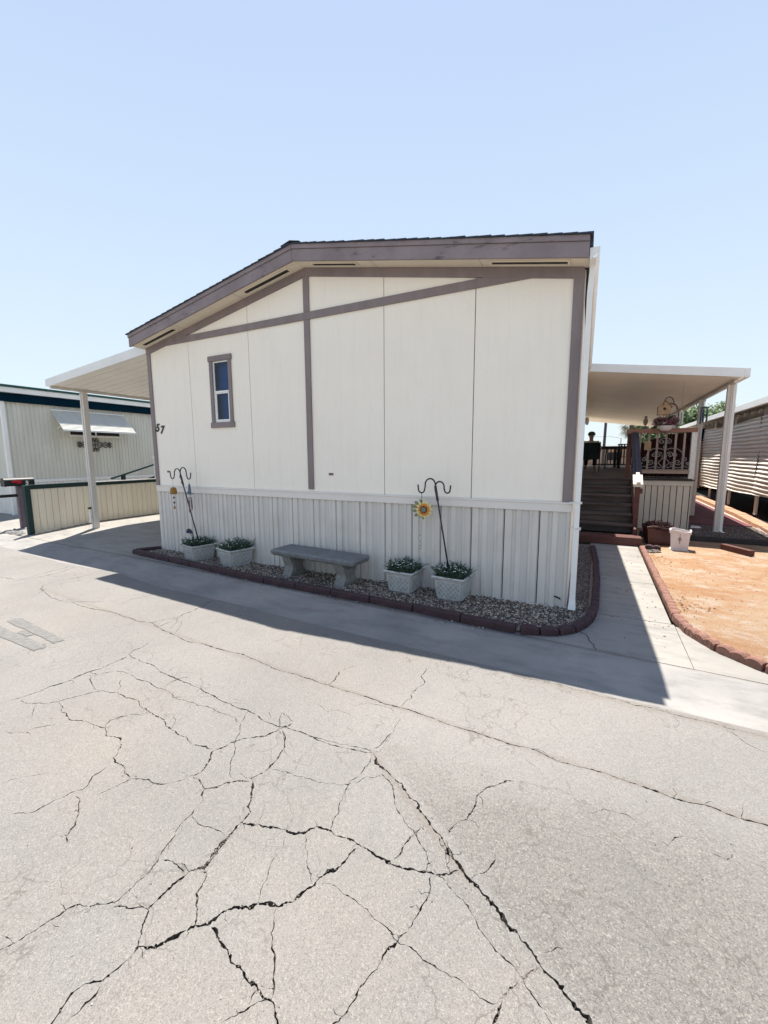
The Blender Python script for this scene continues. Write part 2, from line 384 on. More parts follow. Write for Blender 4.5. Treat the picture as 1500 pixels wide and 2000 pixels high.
M['pinkwhite'] = mat('pinkish white plastic', (.66, .60, .60), .5, (.58,.52,.52), 6)
M['ornament'] = mat('taupe ornament', (.16,.12,.10), .7)
M['palebrown'] = mat('birdhouse wood', (.40,.28,.16), .8, (.28,.18,.10), 14, bs=.4)
M['flower'] = m_random('mixed petals', [(.20,.03,.06), (.42,.38,.40), (.10,.02,.04), (.04,.07,.03), (.30,.12,.18), (.05,.09,.04)], .7)
M['ctree'] = m_random('tree leaves', [(.07,.13,.035), (.11,.18,.05), (.045,.09,.028), (.15,.22,.07)], .6)
M['bark'] = mat('bark', (.16,.12,.09), .95, (.10,.075,.055), 12, bs=.6)
M['palm'] = m_random('palm fronds', [(.12,.13,.05), (.17,.15,.07), (.08,.10,.04), (.24,.19,.11)], .7)
M['skin'] = mat('skin', (.42,.24,.17), .6)
M['shirt'] = mat('cream shirt', (.60,.54,.44), .9)
M['jeans'] = mat('dark trousers', (.02,.025,.04), .9)
M['cap'] = mat('grey green cap', (.06,.075,.07), .9)
M['hair'] = mat('grey hair', (.30,.27,.24), .9)
M['chaircloth'] = mat('dark green chair cloth', (.006,.02,.018), .8)
M['polewood'] = mat('utility pole wood', (.05,.05,.06), .9)
M['grille'] = mat('grey metal', (.35,.36,.38), .4)

# ------------------------------------------------------------------ GROUND
struct(MB().quad((-1500,-600,-.16), (1500,-600,-.16), (1500,2500,-.16), (-1500,2500,-.16)).build('ground', M['ground']))

ZA = -.05
edge_px = [(0,1068),(118,1099),(224,1119),(318,1149),(413,1169),(556,1206),(720,1246),(883,1285),(1100,1336),(1220,1368),(1367,1400),(1500,1432)]
edge = [G(x, y, ZA) for x, y in edge_px]
edge = [Vector((-30, -.2, ZA)), Vector((-9, -.72, ZA))]+edge+[Vector((13, -1.78, ZA)), Vector((30, -2.6, ZA))]
def edge_y(x):
    for a, b in zip(edge, edge[1:]):
        if a.x <= x <= b.x: return a.y+(b.y-a.y)*(x-a.x)/(b.x-a.x)
    return edge[0].y if x < 0 else edge[-1].y

CR = [  # cracks seen in the road: (width mm, pixel polyline)
(6,[(82,1150),(95,1162),(150,1180),(200,1192),(245,1205),(300,1218),(340,1240),(430,1268),(520,1298),(585,1319),(640,1338),(720,1362),(780,1382),(860,1409),(945,1436),(1031,1460),(1089,1487),(1143,1500),(1190,1513),(1276,1543),(1313,1559),(1377,1572),(1447,1599),(1500,1612),(1600,1650)]),
(3,[(1031,1460),(1060,1466),(1089,1487)]),
(6,[(250,1277),(300,1300),(370,1335),(450,1375),(520,1410),(570,1425),(620,1445),(680,1462),(728,1470)]),
(4,[(600,1437),(640,1447),(690,1458),(728,1470)]),
(13,[(728,1470),(764,1516),(796,1551),(828,1593),(860,1631),(892,1684),(919,1721),(956,1759),(988,1801),(1020,1839),(1052,1881),(1084,1913),(1116,1956),(1153,2000),(1180,2040)]),
(7,[(250,1282),(175,1312),(138,1328),(100,1340),(60,1356),(10,1371)]),
(4,[(250,1280),(275,1265),(300,1252)]),
(5,[(40,1367),(70,1374),(110,1371),(150,1360),(200,1349),(230,1352),(270,1367),(295,1392),(320,1405),(335,1425),(365,1440),(380,1455),(415,1465)]),
(5,[(115,1372),(120,1390),(140,1407),(180,1415),(205,1422),(207,1437),(235,1442),(237,1455),(222,1480),(240,1495),(245,1512),(255,1522)]),
(4,[(205,1422),(215,1407),(250,1397),(295,1392)]),
(4,[(175,1312),(190,1318),(240,1312),(262,1320),(300,1340),(340,1362),(370,1371),(420,1388),(465,1412)]),
(3,[(180,1320),(182,1340),(200,1349)]), (3,[(310,1345),(350,1325),(372,1322)]),
(8,[(572,1410),(545,1425),(520,1437),(475,1442),(435,1460),(415,1467),(407,1490),(385,1512),(365,1519)]),
(8,[(550,1425),(557,1440),(555,1460),(540,1485),(520,1505),(492,1520),(492,1545),(485,1575),(489,1585),(472,1605),(442,1640),(420,1670),(400,1695),(370,1702),(345,1722),(320,1745),(290,1775),(280,1805),(270,1847),(255,1870),(230,1892),(200,1915),(165,1922),(140,1940),(120,1970),(100,2000),(85,2030)]),
(9,[(450,1632),(420,1663),(397,1692),(375,1699)]),
(5,[(572,1410),(552,1392),(548,1400),(545,1425)]),
(5,[(365,1519),(345,1526),(300,1529),(275,1521),(255,1522),(225,1537),(192,1552)]),
(6,[(377,1517),(400,1540),(425,1537),(460,1526),(492,1526)]),
(5,[(400,1540),(395,1565),(375,1590),(350,1615),(325,1650),(310,1680),(285,1710),(250,1740),(225,1762),(200,1766),(175,1769),(150,1766),(130,1777),(100,1795),(65,1820),(30,1842),(-20,1865)]),
(4,[(225,1762),(222,1772),(250,1774),(290,1776)]),
(12,[(270,1848),(315,1845),(340,1830),(365,1817),(382,1807),(405,1807),(425,1790),(440,1779),(470,1772),(487,1774),(500,1765),(525,1765),(545,1771),(575,1760),(595,1740),(625,1715),(655,1700),(675,1680),(697,1657)]),
(10,[(472,1605),(505,1610),(540,1617),(565,1626),(595,1627),(620,1614),(645,1622),(670,1636),(697,1647),(720,1661),(753,1679),(796,1697),(833,1704),(876,1708),(897,1700)]),
(8,[(382,1807),(385,1775),(384,1745),(400,1720),(405,1707),(390,1700)]),
(8,[(412,1810),(425,1830),(445,1855),(450,1880),(480,1907),(500,1925),(515,1950),(530,1955),(537,1975),(542,2000),(548,2030)]),
(5,[(539,1772),(535,1800),(531,1840),(537,1890),(535,1930),(531,1955)]),
(5,[(432,1997),(465,1980),(490,1965),(515,1952)]), (5,[(515,1950),(500,1935),(492,1945),(486,1965)]),
(4,[(200,1922),(185,1945),(155,1975),(125,2000),(100,2025)]),
(3,[(625,1723),(665,1740),(700,1765),(732,1796),(769,1833),(807,1855),(849,1887),(881,1908),(924,1935),(956,1959),(977,1959)]),
(6,[(841,1711),(839,1743),(820,1780),(780,1831),(753,1860),(737,1892),(716,1913),(695,1950),(682,1965),(670,1985),(650,2000),(625,2030)]),
(4,[(727,1480),(700,1515),(680,1532),(670,1560),(660,1590),(645,1620)]),
(3,[(525,1501),(565,1510),(615,1525),(650,1530),(680,1532),(715,1517),(750,1515)]),
(3,[(485,1380),(470,1410),(462,1440),(457,1475),(455,1520)]),
(3,[(597,1630),(600,1665),(605,1700),(610,1725)]), (2,[(560,1632),(540,1670),(520,1720),(505,1765)]),
(3,[(375,1592),(400,1615),(442,1632)]), (4,[(312,1680),(340,1687),(362,1705)]),
(4,[(25,1589),(70,1584),(100,1567),(135,1550),(162,1542),(180,1517),(210,1497)]),
(5,[(147,1555),(155,1587),(147,1612),(132,1630),(135,1647)]),
(6,[(876,1628),(887,1612),(913,1599),(929,1572),(935,1551),(961,1535),(988,1524),(1007,1525)]),
(6,[(823,1615),(801,1636),(783,1668),(769,1681)]),
(6,[(1020,1913),(1041,1895),(1055,1887)]), (6,[(1014,1913),(1007,1924),(983,1945),(977,1967),(967,1993),(960,2020)]),
(4,[(967,1668),(956,1695),(919,1716)]), (5,[(856,1632),(868,1660),(872,1690),(880,1705)]), (5,[(870,1640),(884,1668),(895,1690)]),
(4,[(833,1305),(828,1337),(807,1351),(804,1364),(783,1380)]), (4,[(785,1404),(769,1428),(753,1444),(729,1463)]),
(4,[(0,1127),(30,1134),(75,1122),(125,1110),(140,1105)]), (4,[(185,1121),(125,1132),(82,1145),(87,1154)]),
(4,[(30,1134),(60,1130),(110,1120),(148,1107)]),
(5,[(415,1172),(395,1185),(370,1195),(350,1205),(310,1212),(290,1217)]), (4,[(350,1205),(335,1214),(310,1225),(300,1218)]),
(3,[(320,1157),(270,1167),(245,1174)]), (5,[(665,1310),(655,1327),(640,1338)]), (3,[(700,1300),(665,1310)]),
(3,[(205,1175),(180,1176),(120,1170)]),
(3,[(1337,1633),(1313,1641),(1303,1652),(1289,1639)]), (3,[(1388,1665),(1420,1679),(1432,1668)]), (3,[(1150,1588),(1180,1580),(1220,1590),(1250,1610)]),
(3,[(1455,1680),(1480,1690),(1500,1700)]), (3,[(1060,1860),(1090,1850),(1110,1862)]),
(4,[(1180,1360),(1240,1378),(1300,1390),(1360,1406),(1420,1422),(1500,1440)]), (3,[(1410,1420),(1450,1446),(1500,1470)]), (4,[(1000,1318),(1060,1331),(1120,1346),(1180,1362)]),
(3,[(0,1532),(60,1515),(100,1507)]), (3,[(10,1427),(50,1430),(60,1436)]), (3,[(60,1424),(110,1414)]),
(2,[(690,1380),(720,1372),(745,1378),(770,1390)]), (2,[(620,1372),(640,1390),(660,1386),(690,1398)]),
(4,[(743,1511),(769,1551),(780,1588),(807,1620),(828,1657),(844,1695),(871,1721),(913,1769),(929,1796),(956,1839),(988,1876),(1020,1913),(1041,1945),(1073,1993),(1095,2030)]),
]
def frac(pts, step, k=.11):
    out = [pts[0]]
    def sub(a, b):
        d = b-a; L = d.length
        if L < step: out.append(b); return
        m = (a+b)/2+Vector((-d.y, d.x, 0))*random.uniform(-k, k)+d*random.uniform(-.08, .08)
        sub(a, m); sub(m, b)
    for a, b in zip(pts, pts[1:]): sub(a, b)
    return out
def jag(pts, step, amp):
    out = []
    for a, b in zip(pts, pts[1:]):
        d = b-a; L = d.length; n = max(1, int(L/step)); nn = Vector((-d.y, d.x, 0)).normalized()
        for i in range(n):
            t = i/n; off = 0 if i == 0 else random.uniform(-1, 1)*amp
            out.append(a+d*t+nn*off)
    out.append(pts[-1]); return out
V2 = []; ED = []; centre = set(); depth = {}
def addpoly(pts, closed=False):
    b = len(V2); V2.extend(Vector((p.x, p.y)) for p in pts)
    for i in range(len(pts)-1): ED.append((b+i, b+i+1))
    if closed: ED.append((b+len(pts)-1, b))
    return b
ej = []
for a, b in zip(edge[1:-1], edge[2:-1]):
    n = max(1, int((b-a).length/.06))
    for i in range(n):
        p = a+(b-a)*i/n; ej.append(Vector((p.x, p.y+random.uniform(-.012, .012), 0)))
ej.append(edge[-2])
XA, XB, YF = edge[1].x, edge[-2].x, -5.6
addpoly([Vector((XA, YF, 0))]+ej+[Vector((XB, YF, 0))], True)
crack_lines = []
rb_ = random.Random(21)
for wmm, px in list(CR):
    if wmm < 5: continue
    for (a, b) in zip(px, px[1:]):
        if rb_.random() < .30:
            p = Vector((a[0], a[1])); d = Vector((b[0]-a[0], b[1]-a[1])); n_ = Vector((-d.y, d.x)).normalized()*rb_.choice((-1, 1)); L_ = rb_.uniform(8, 34)
            q = p+n_*L_*.5+d.normalized()*rb_.uniform(-6, 10); e_ = q+n_*L_*.5+d.normalized()*rb_.uniform(-12, 18)
            CR.insert(-1, (2.2, [tuple(p), tuple(q), tuple(e_)]))
for wmm, px in CR:
    pts = [G(x, y, ZA) for x, y in px]; L0 = len(px) > 22 or px[0] == (250,1277)
    mid = sum(pts, Vector())/len(pts); dist = (mid-Vector((CX, CY, CH))).length
    pts = frac(pts, max(.012, dist*.0045), .06 if L0 else .12)
    W = wmm*.001*(.40+.17*dist)
    n = len(pts); hw = []; wv = 1; crack_lines.append((pts, W))
    for i in range(n):
        wv += (random.choice((.35,.6,.9,1.2,1.9,2.6))*random.uniform(.7,1.2)-wv)*.45
        t = min(1, i/4, (n-1-i)/4) if n > 8 else min(1, i/2, (n-1-i)/2)
        if random.random() < .12: wv *= .25
        hw.append(W*.5*wv*max(t, 0)**.6)
    L = []; R = []
    for i in range(n):
        d = (pts[min(i+1, n-1)]-pts[max(i-1, 0)]).normalized(); nn = Vector((-d.y, d.x, 0))
        L.append(pts[i]+nn*hw[i]*random.uniform(.35, 1.6)); R.append(pts[i]-nn*hw[i]*random.uniform(.35, 1.6))
    b = addpoly(pts)
    for i in range(1, n-1): centre.add(b+i); depth[b+i] = min(.028, .006+hw[i]*2.6)
    addpoly([pts[0]]+L[1:-1]+[pts[-1]]); addpoly([pts[0]]+R[1:-1]+[pts[-1]])
ov, oe, of, orv, ore, orf = delaunay_2d_cdt(V2, ED, [], 0, 1e-5)
mb = MB(); vv = []; isC = []
for i, v in enumerate(ov):
    src = orv[i]; z = ZA; c = False
    k = [s for s in src if s in centre]
    if k and len(k) == len(src): z = ZA-max(depth[s] for s in k); c = True
    elif not src: z = ZA-.005
    vv.append((v.x, v.y, z)); isC.append(c)
band = [G(x, y, ZA) for x, y in CR[-1][1]]+[G(x, y, ZA) for x, y in CR[4][1]][::-1]
def inside(x, y, poly):
    c = False; j = len(poly)-1
    for i in range(len(poly)):
        a, b = poly[i], poly[j]
        if (a.y > y) != (b.y > y) and x < (b.x-a.x)*(y-a.y)/(b.y-a.y)+a.x: c = not c
        j = i
    return c
fs = []; ms = []
for f in of:
    cx = sum(vv[i][0] for i in f)/3; cy = sum(vv[i][1] for i in f)/3
    if not (XA <= cx <= XB) or cy > edge_y(cx)+.012: continue
    fs.append(f); ms.append(1 if any(isC[i] for i in f) else (2 if inside(cx, cy, band) else 0))
mb.v = vv; mb.f = [list(f) for f in fs]; mb.m = ms
o = mb.build('road', [M['asphalt'], M['crack'], M['asphaltw']])
o['kind'] = 'structure'
# rest of the road sheet round the detailed part
mb = MB()
mb.quad((XA,-5.6,ZA), (XB,-5.6,ZA), (XB,-14,ZA), (XA,-14,ZA))
mb.add([(-60,-14,ZA), (XA,-14,ZA), (XA,edge[1].y,ZA), (-30,-.2,ZA), (-60,.8,ZA)], [(0,1,2,3,4)])
mb.add([(XB,-14,ZA), (60,-14,ZA), (60,-4.0,ZA), (30,-2.6,ZA), (XB,edge[-2].y,ZA)], [(0,1,2,3,4)])
struct(mb.build('road', M['asphalt']))
# H-shaped darker patch in the road
mb = MB()
a, b, c, d = G(-40,1228,ZA), G(38,1207,ZA), G(125,1250,ZA), G(68,1272,ZA)
def Hq(u, v): return a.lerp(b, u).lerp(d.lerp(c, u), v)
def patchstrip(u0, u1, v0, v1):
    n = 8; L = []
    for i in range(n+1): L.append(Hq(u0+(u1-u0)*i/n, v0+random.uniform(-.02,.02)))
    for i in range(n+1): L.append(Hq(u1+random.uniform(-.02,.02), v0+(v1-v0)*i/n))
    for i in range(n+1): L.append(Hq(u1+(u0-u1)*i/n, v1+random.uniform(-.02,.02)))
    for i in range(n+1): L.append(Hq(u0+random.uniform(-.02,.02), v1+(v0-v1)*i/n))
    mb.add([(p.x, p.y, ZA+.004) for p in L], [list(range(len(L)))])
patchstrip(0, .40, 0, 1); patchstrip(.66, 1, 0, 1); patchstrip(.44, .62, .42, .62)
struct(mb.build('road_patch', M['patch']))

# concrete gutter (rolled), lofted from asphalt edge to the joint
jl = [Vector((-9, -.2, 0)), Vector((-2.46,-.46,0)), Vector((.09,-.50,0)), Vector((3.1,-.68,0)), Vector((6.3,-.84,0)), Vector((7.79,-.92,0)), Vector((13,-1.2,0))]
def jy(x):
    for a, b in zip(jl, jl[1:]):
        if a.x <= x <= b.x: return a.y+(b.y-a.y)*(x-a.x)/(b.x-a.x)
    return jl[-1].y
mb = MB(); rows = []; xs = [XA+(XB-XA)*i/220 for i in range(221)]
for x in xs:
    ye, yj = edge_y(x), jy(x)-.006; r = []
    for t, z in ((-.03,-.075), (0.02,-.056), (.12,-.062), (.3,-.055), (.5,-.036), (.7,-.016), (.88,-.004), (1,0), (1,-.06)):
        r.append((x, ye+(yj-ye)*t+ (random.uniform(-.004,.004) if t < .5 else 0), z+random.uniform(-.0015,.0015)))
    rows.append(r)
nr = len(rows[0]); vs = [p for r in rows for p in r]
mb.add(vs, [(i*nr+k, (i+1)*nr+k, (i+1)*nr+k+1, i*nr+k+1) for i in range(220) for k in range(nr-1)])
struct(mb.build('gutter', M['gutterc'], smooth=True))

# driveway slabs (left), rising gently
mb = MB()
def dz(y): return max(0, min(.1, (y+.45)/1.45*.1))
def slab(x0, x1, y0f, y1, m=0, ny=8, zf=lambda y: 0.):
    nx = 6; vs = []; fs = []
    for j in range(ny+1):
        for i in range(nx+1):
            x = x0+(x1-x0)*i/nx; ya = y0f(x); y = ya+(y1-ya)*j/ny; vs.append((x, y, zf(y)))
    for j in range(ny):
        for i in range(nx):
            k = j*(nx+1)+i; fs.append((k, k+1, k+nx+2, k+nx+1))
    mb.add(vs, fs, m)
    e = [(x0, y0f(x0)), (x1, y0f(x1)), (x1, y1), (x0, y1)]
    for a, b in zip(e, e[1:]+e[:1]):
        mb.quad((a[0], a[1], zf(a[1])), (b[0], b[1], zf(b[1])), (b[0], b[1], -.1), (a[0], a[1], -.1), m)
jf = lambda x: jy(x)+.004
for x0, x1 in ((-9,-6.3), (-6.28,-3.9), (-3.88,-2.42), (-2.41,-.674), (-.666,0.0)):
    slab(x0, x1, jf, 1.9, zf=dz); slab(x0, x1, lambda x: 1.91, 5.0, zf=dz); slab(x0, x1, lambda x: 5.01, 12.0, zf=dz)
struct(mb.build('driveway', M['concrete']))
mb = MB()
slab(-.0, 6.3, jf, .0, ny=4)
struct(mb.build('concrete_apron', M['concrete']))
# walkway on the right
mb = MB()
for y0, y1 in ((.045, 1.43), (1.44, 3.95)): slab(6.6, 7.34, lambda x: y0, y1)
slab(6.3, 7.36, jf, .035)
slab(7.364, 8.2, jf, -.62, ny=2); slab(8.204, 13, jf, -.98, ny=2)
mb.add([(7.364,-.62,0), (8.2,-.62,0), (7.6,-.3,0), (7.364,0,0)], [(0,1,2,3)])
mb.quad((6.62,3.955,-.001), (7.6,3.955,-.001), (7.6,4.6,-.001), (6.62,4.6,-.001))
struct(mb.build('walkway', M['concrete']))
# walkway crack
mb = MB(); L = jag([G(1125,1228,.003), G(1146,1240,.003), G(1155,1255,.003), G(1165,1268,.003)], .03, .01)
for a, b in zip(L, L[1:]):
    d = (b-a).normalized(); n = Vector((-d.y, d.x, 0))*.0035; mb.quad(a-n, b-n, b+n, a+n)
struct(mb.build('walkway_crack', M['crack']))

# dirt yard
mb = MB(); nx, ny = 90, 90; vs = []
def ygr(x, y):
    return .012*math.sin(x*2.1+y)*math.cos(y*1.7)+.012
inner = [(7.40,4.1), (7.42,.25), (7.47,-.12), (7.64,-.46), (7.92,-.72), (8.3,-.93), (13,-.97)]
def ylow(x):
    if x < 7.42: return .25
    pts = inner[1:]
    for a, b in zip(pts, pts[1:]):
        if a[0] <= x <= b[0]: return a[1]+(b[1]-a[1])*(x-a[0])/(b[0]-a[0])
    return -.97
for i in range(nx+1):
    x = 7.385+(13-7.385)*(i/nx)**1.3
    for j in range(ny+1):
        y0 = ylow(x)-.02; y = y0+(16-y0)*(j/ny)**1.5; vs.append((x, y, ygr(x, y)))
mb.add(vs, [(i*(ny+1)+j, (i+1)*(ny+1)+j, (i+1)*(ny+1)+j+1, i*(ny+1)+j+1) for i in range(nx) for j in range(ny)])
struct(mb.build('dirt_yard', M['dirt'], smooth=True))
def scatter(name, n, fn, mt, r0, r1, label=None):
    mb = MB()
    for _ in range(n):
        p = fn()
        if p is None: continue
        r = random.uniform(r0, r1); a = random.random()*PI; sx, sy, sz = r*random.uniform(.9,1.7), r*random.uniform(.6,1), r*random.uniform(.4,.8)
        ca, sa = math.cos(a), math.sin(a); tl = random.uniform(-.4,.4)
        def q(x, y, z): x*=sx; y*=sy; z = z*sz+x*tl; return (p[0]+ca*x-sa*y, p[1]+sa*x+ca*y, p[2]+z)
        mb.add([q(1,0,0), q(.2,1,.1), q(-1,.1,0), q(0,-1,-.1), q(.1,.1,1), q(0,0,-1)], [(0,1,4), (1,2,4), (2,3,4), (3,0,4), (1,0,5), (2,1,5), (3,2,5), (0,3,5)])
    o = mb.build(name, mt); o['kind'] = 'stuff'
    return o
def fy():
    x = random.uniform(7.45, 10.5); y = random.uniform(ylow(x)+.05, 4.5)
    return (x, y, ygr(x, y))
scatter('dirt_clods', 1500, fy, M['clod'], .003, .011)
scatter('dirt_clods', 260, lambda: (7.45+abs(random.gauss(0,.2)), random.uniform(.3,3.6), .016), M['clod'], .005, .013)
crk = [l for l in crack_lines if l[1] > .004]
def on_crack():
    pts, W_ = random.choice(crk); i = random.randrange(len(pts)); p = pts[i]
    return (p.x+random.gauss(0, W_*.8+.003), p.y+random.gauss(0, W_*.8+.003), ZA-.001)
scatter('crack_grit', 3800, on_crack, m_random('crack grit', [(.12,.09,.07), (.20,.165,.13), (.06,.05,.045), (.27,.24,.21)]), .0012, .0034)
scatter('road_grit', 700, lambda: (random.uniform(-2, 9.5), random.uniform(-4.2,-1.6), ZA+.002), m_random('grit', [(.10,.09,.08), (.40,.37,.34), (.2,.18,.16)]), .0015, .0038)

# pebble bed
fr = [(-.12,-.36), (2.76,-.62), (4.85,-.70), (6.05,-.79), (6.40,-.70), (6.58,-.45), (6.66,-.05), (6.67,1.0), (6.66,2.2), (6.60,3.6)]
def bed_front(x):
    for a, b in zip(fr[:6], fr[1:6]):
        if a[0] <= x <= b[0]: return a[1]+(b[1]-a[1])*(x-a[0])/(b[0]-a[0])
    return 0
mb = MB(); mb.add([(p[0], p[1], .012) for p in fr]+[(6.4,3.6,.012), (6.4,.02,.012), (-.12,.02,.012)], [list(range(len(fr)))+[len(fr), len(fr)+1, len(fr)+2]])
struct(mb.build('pebble_bed_base', M['pebbled']))
def fb():
    x = random.uniform(-.1, 6.6)
    y0 = bed_front(x)
    if y0 == 0: return None
    y = random.uniform(y0+.06, .01 if x < 6.42 else .3)
    return (x, y, .02+random.uniform(-.004,.01))
scatter('pebbles', 21000, fb, M['pebble'], .0065, .0125)
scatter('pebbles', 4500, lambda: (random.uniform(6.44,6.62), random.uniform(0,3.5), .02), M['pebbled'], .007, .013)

scatter('pebbles', 170, lambda: (lambda x: (x, bed_front(x)-.05-abs(random.gauss(0,.07)), .004))(random.uniform(0, 6)), M['pebble'], .004, .010)
scatter('leaf_litter', 90, lambda: (random.uniform(6.75, 7.33), random.uniform(-.6, 3.6), .003), M['clod'], .004, .011)
# scalloped edging blocks
def blockmesh(L, sc, H=.085, T=.075, seed=0):
    rnd = random.Random(seed); n = 24; mb = MB(); vs = []
    for i in range(n+1):
        t = i/n; x = -L/2+L*t
        h = H - .022*(1-abs(math.sin(PI*t*sc)))**1.5*1.0 if sc else H-rnd.uniform(0,.006)
        for y, z in ((-T/2, 0), (-T/2, h-.014), (-T/2+.014, h), (T/2-.014, h), (T/2, h-.014), (T/2, 0)):
            vs.append((x, y+rnd.uniform(-.0025,.0025), z if z == 0 else z+rnd.uniform(-.002,.002)))
    fs = [(i*6+k, (i+1)*6+k, (i+1)*6+(k+1) % 6, i*6+(k+1) % 6) for i in range(n) for k in range(6)]
    fs += [[0,1,2,3,4,5], [n*6+5-k for k in range(6)]]
    return mb.add(vs, fs)
def run_blocks(path, L, sc, mt, label, group, name, z=-.005, flip=False):
    protos = []
    seg = []; tot = 0
    for a, b in zip(path, path[1:]):
        l = (Vector(b)-Vector(a)).length; seg.append((tot, l, Vector(a), Vector(b))); tot += l
    def at(s):
        for s0, l, a, b in seg:
            if s <= s0+l+1e-6: return a+(b-a)*((s-s0)/l)
        return seg[-1][3]
    n = int(tot/L); L = tot/n
    for i in range(n):
        a, b = at(i*L+.004), at((i+1)*L-.004); m = (a+b)/2; d = b-a
        if len(protos) < 4:
            o = blockmesh(L-.012, sc, seed=i).build(name, mt, bevel=0); protos.append(o)
        else: o = protos[i % 4].copy(); C.objects.link(o)
        o.location = (m.x, m.y, z+random.uniform(-.004,.004)); o.rotation_euler = (random.uniform(-.03,.03), random.uniform(-.015,.015), math.atan2(d.y, d.x)+random.uniform(-.02,.02))
        if flip: pass
        sx = (d.length-.004)/(L-.012); o.scale = (min(1, sx), 1, 1)
        tag(o, label, 'edging block', group)
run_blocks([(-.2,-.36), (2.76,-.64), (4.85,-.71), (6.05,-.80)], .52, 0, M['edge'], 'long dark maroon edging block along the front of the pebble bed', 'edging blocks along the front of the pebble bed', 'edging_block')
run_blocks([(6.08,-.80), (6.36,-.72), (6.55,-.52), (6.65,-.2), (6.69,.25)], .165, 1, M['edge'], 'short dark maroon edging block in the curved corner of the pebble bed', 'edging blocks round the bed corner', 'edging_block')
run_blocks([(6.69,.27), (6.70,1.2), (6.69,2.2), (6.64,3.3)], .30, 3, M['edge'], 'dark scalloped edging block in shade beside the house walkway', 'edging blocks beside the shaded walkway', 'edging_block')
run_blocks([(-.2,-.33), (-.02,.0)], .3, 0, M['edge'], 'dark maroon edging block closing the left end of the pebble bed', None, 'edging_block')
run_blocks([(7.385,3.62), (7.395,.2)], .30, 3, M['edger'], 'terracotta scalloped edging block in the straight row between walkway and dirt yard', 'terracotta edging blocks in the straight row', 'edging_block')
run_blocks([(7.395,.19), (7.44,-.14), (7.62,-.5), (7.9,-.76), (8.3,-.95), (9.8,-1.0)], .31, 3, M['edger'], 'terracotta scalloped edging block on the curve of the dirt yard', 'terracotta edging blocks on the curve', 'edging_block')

# ------------------------------------------------------------------ MANUFACTURED HOME
W, HT, ZB, SL, LEN = 6.42, 3.34, 1.13, .19, 17.0
def rz_(x): return HT+SL*min(x, W-x)
home = thing('manufactured_home', 'cream single storey mobile home with mauve trim and gabled end facing the road', 'mobile home')
# front wall with grooves
mb = MB()
joints = [.97, 2.19, 4.31, 5.39]; prof = [(0, 0)]
x = 0
gro = sorted([(j, .0055, .016) for j in joints]+[(g_*.2033+.05, (.003), .0016) for g_ in range(1, 31) if all(abs(g_*.2033+.05-j) > .09 for j in joints)])
for gx, hw_, dp in gro:
    prof += [(gx-hw_, 0), (gx-hw_*.6, dp), (gx+hw_*.6, dp), (gx+hw_, 0)]
WX0, WX1, WZ0, WZ1 = 1.47, 1.79, 2.11, 2.99
prof = [p for p in prof if not (WX0-.08 < p[0] < WX1+.08)]+[(WX0, 0), (WX1, 0), (W/2, 0), (W, 0)]
prof.sort()
for (xa, ya), (xb, yb) in zip(prof, prof[1:]):
    def strip(z0, z1a, z1b): mb.quad((xa, ya, z0), (xb, yb, z0), (xb, yb, z1b), (xa, ya, z1a), 1 if (ya > .01 and yb > .01) else 0)
    if xa >= WX0-1e-6 and xb <= WX1+1e-6:
        strip(ZB-.1, WZ0, WZ0); strip(WZ1, rz_(xa), rz_(xb))
    else: strip(ZB-.1, rz_(xa), rz_(xb))
# sides, back
mb.quad((0,0,0), (0,LEN,0), (0,LEN,HT), (0,0,HT)); mb.quad((W,0,0), (W,LEN,0), (W,LEN,HT), (W,0,HT))
mb.add([(0,LEN,0), (W,LEN,0), (W,LEN,HT), (W/2,LEN,rz_(W/2)), (0,LEN,HT)], [(0,1,2,3,4)])
mb.build('wall', [M['siding'], M['black']], home)
# skirting
mb = MB(); P = .361; x0 = .34-P
sk = [(0,.024,0), (.008,.024,0), (.014,.004,0), (.085,.004,0), (.096,.022,0), (.125,.022,0), (.133,.0,0), (.180,.0,0), (.192,.014,0), (.258,.014,1), (.268,-.006,0), (.286,-.006,0), (.298,.008,0), (.35,.008,0), (.358,.024,0)]
pts = []
k = 0
while x0+P*k < W:
    for dx, dy, pm in sk:
        xx = x0+P*k+dx
        if 0 <= xx <= W: pts.append((xx, dy-.004, pm, dx < .006))
    k += 1
pts = [(0,-.002,0,False)]+pts+[(W,0,0,False)]
for i in range(len(pts)-1):
    a, b = pts[i], pts[i+1]; pm = 1 if (pts[i+1][2] and not a[2]) else (2 if a[3] else 0)
    mb.quad((a[0], a[1], .0), (b[0], b[1], .0), (b[0], b[1], ZB-.08), (a[0], a[1], ZB-.08), pm)
mb.build('skirting', [M['skirt'], M['perf'], M['black']], home)
# bottom rail and band
MB().box(0, W, -.016, -.008, 0.0, .03).build('skirting_rail', M['band'], home)
mb = MB()
for a, b, oy in ((.0, 1.34, -.018), (1.343, W+.01, -.022)):
    mb.box(a, b, oy, -.004, ZB-.10, ZB-.02); mb.box(a, b, oy-.008, -.004, ZB-.02, ZB)
mb.build('skirting_band', M['band'], home, bevel=.003)
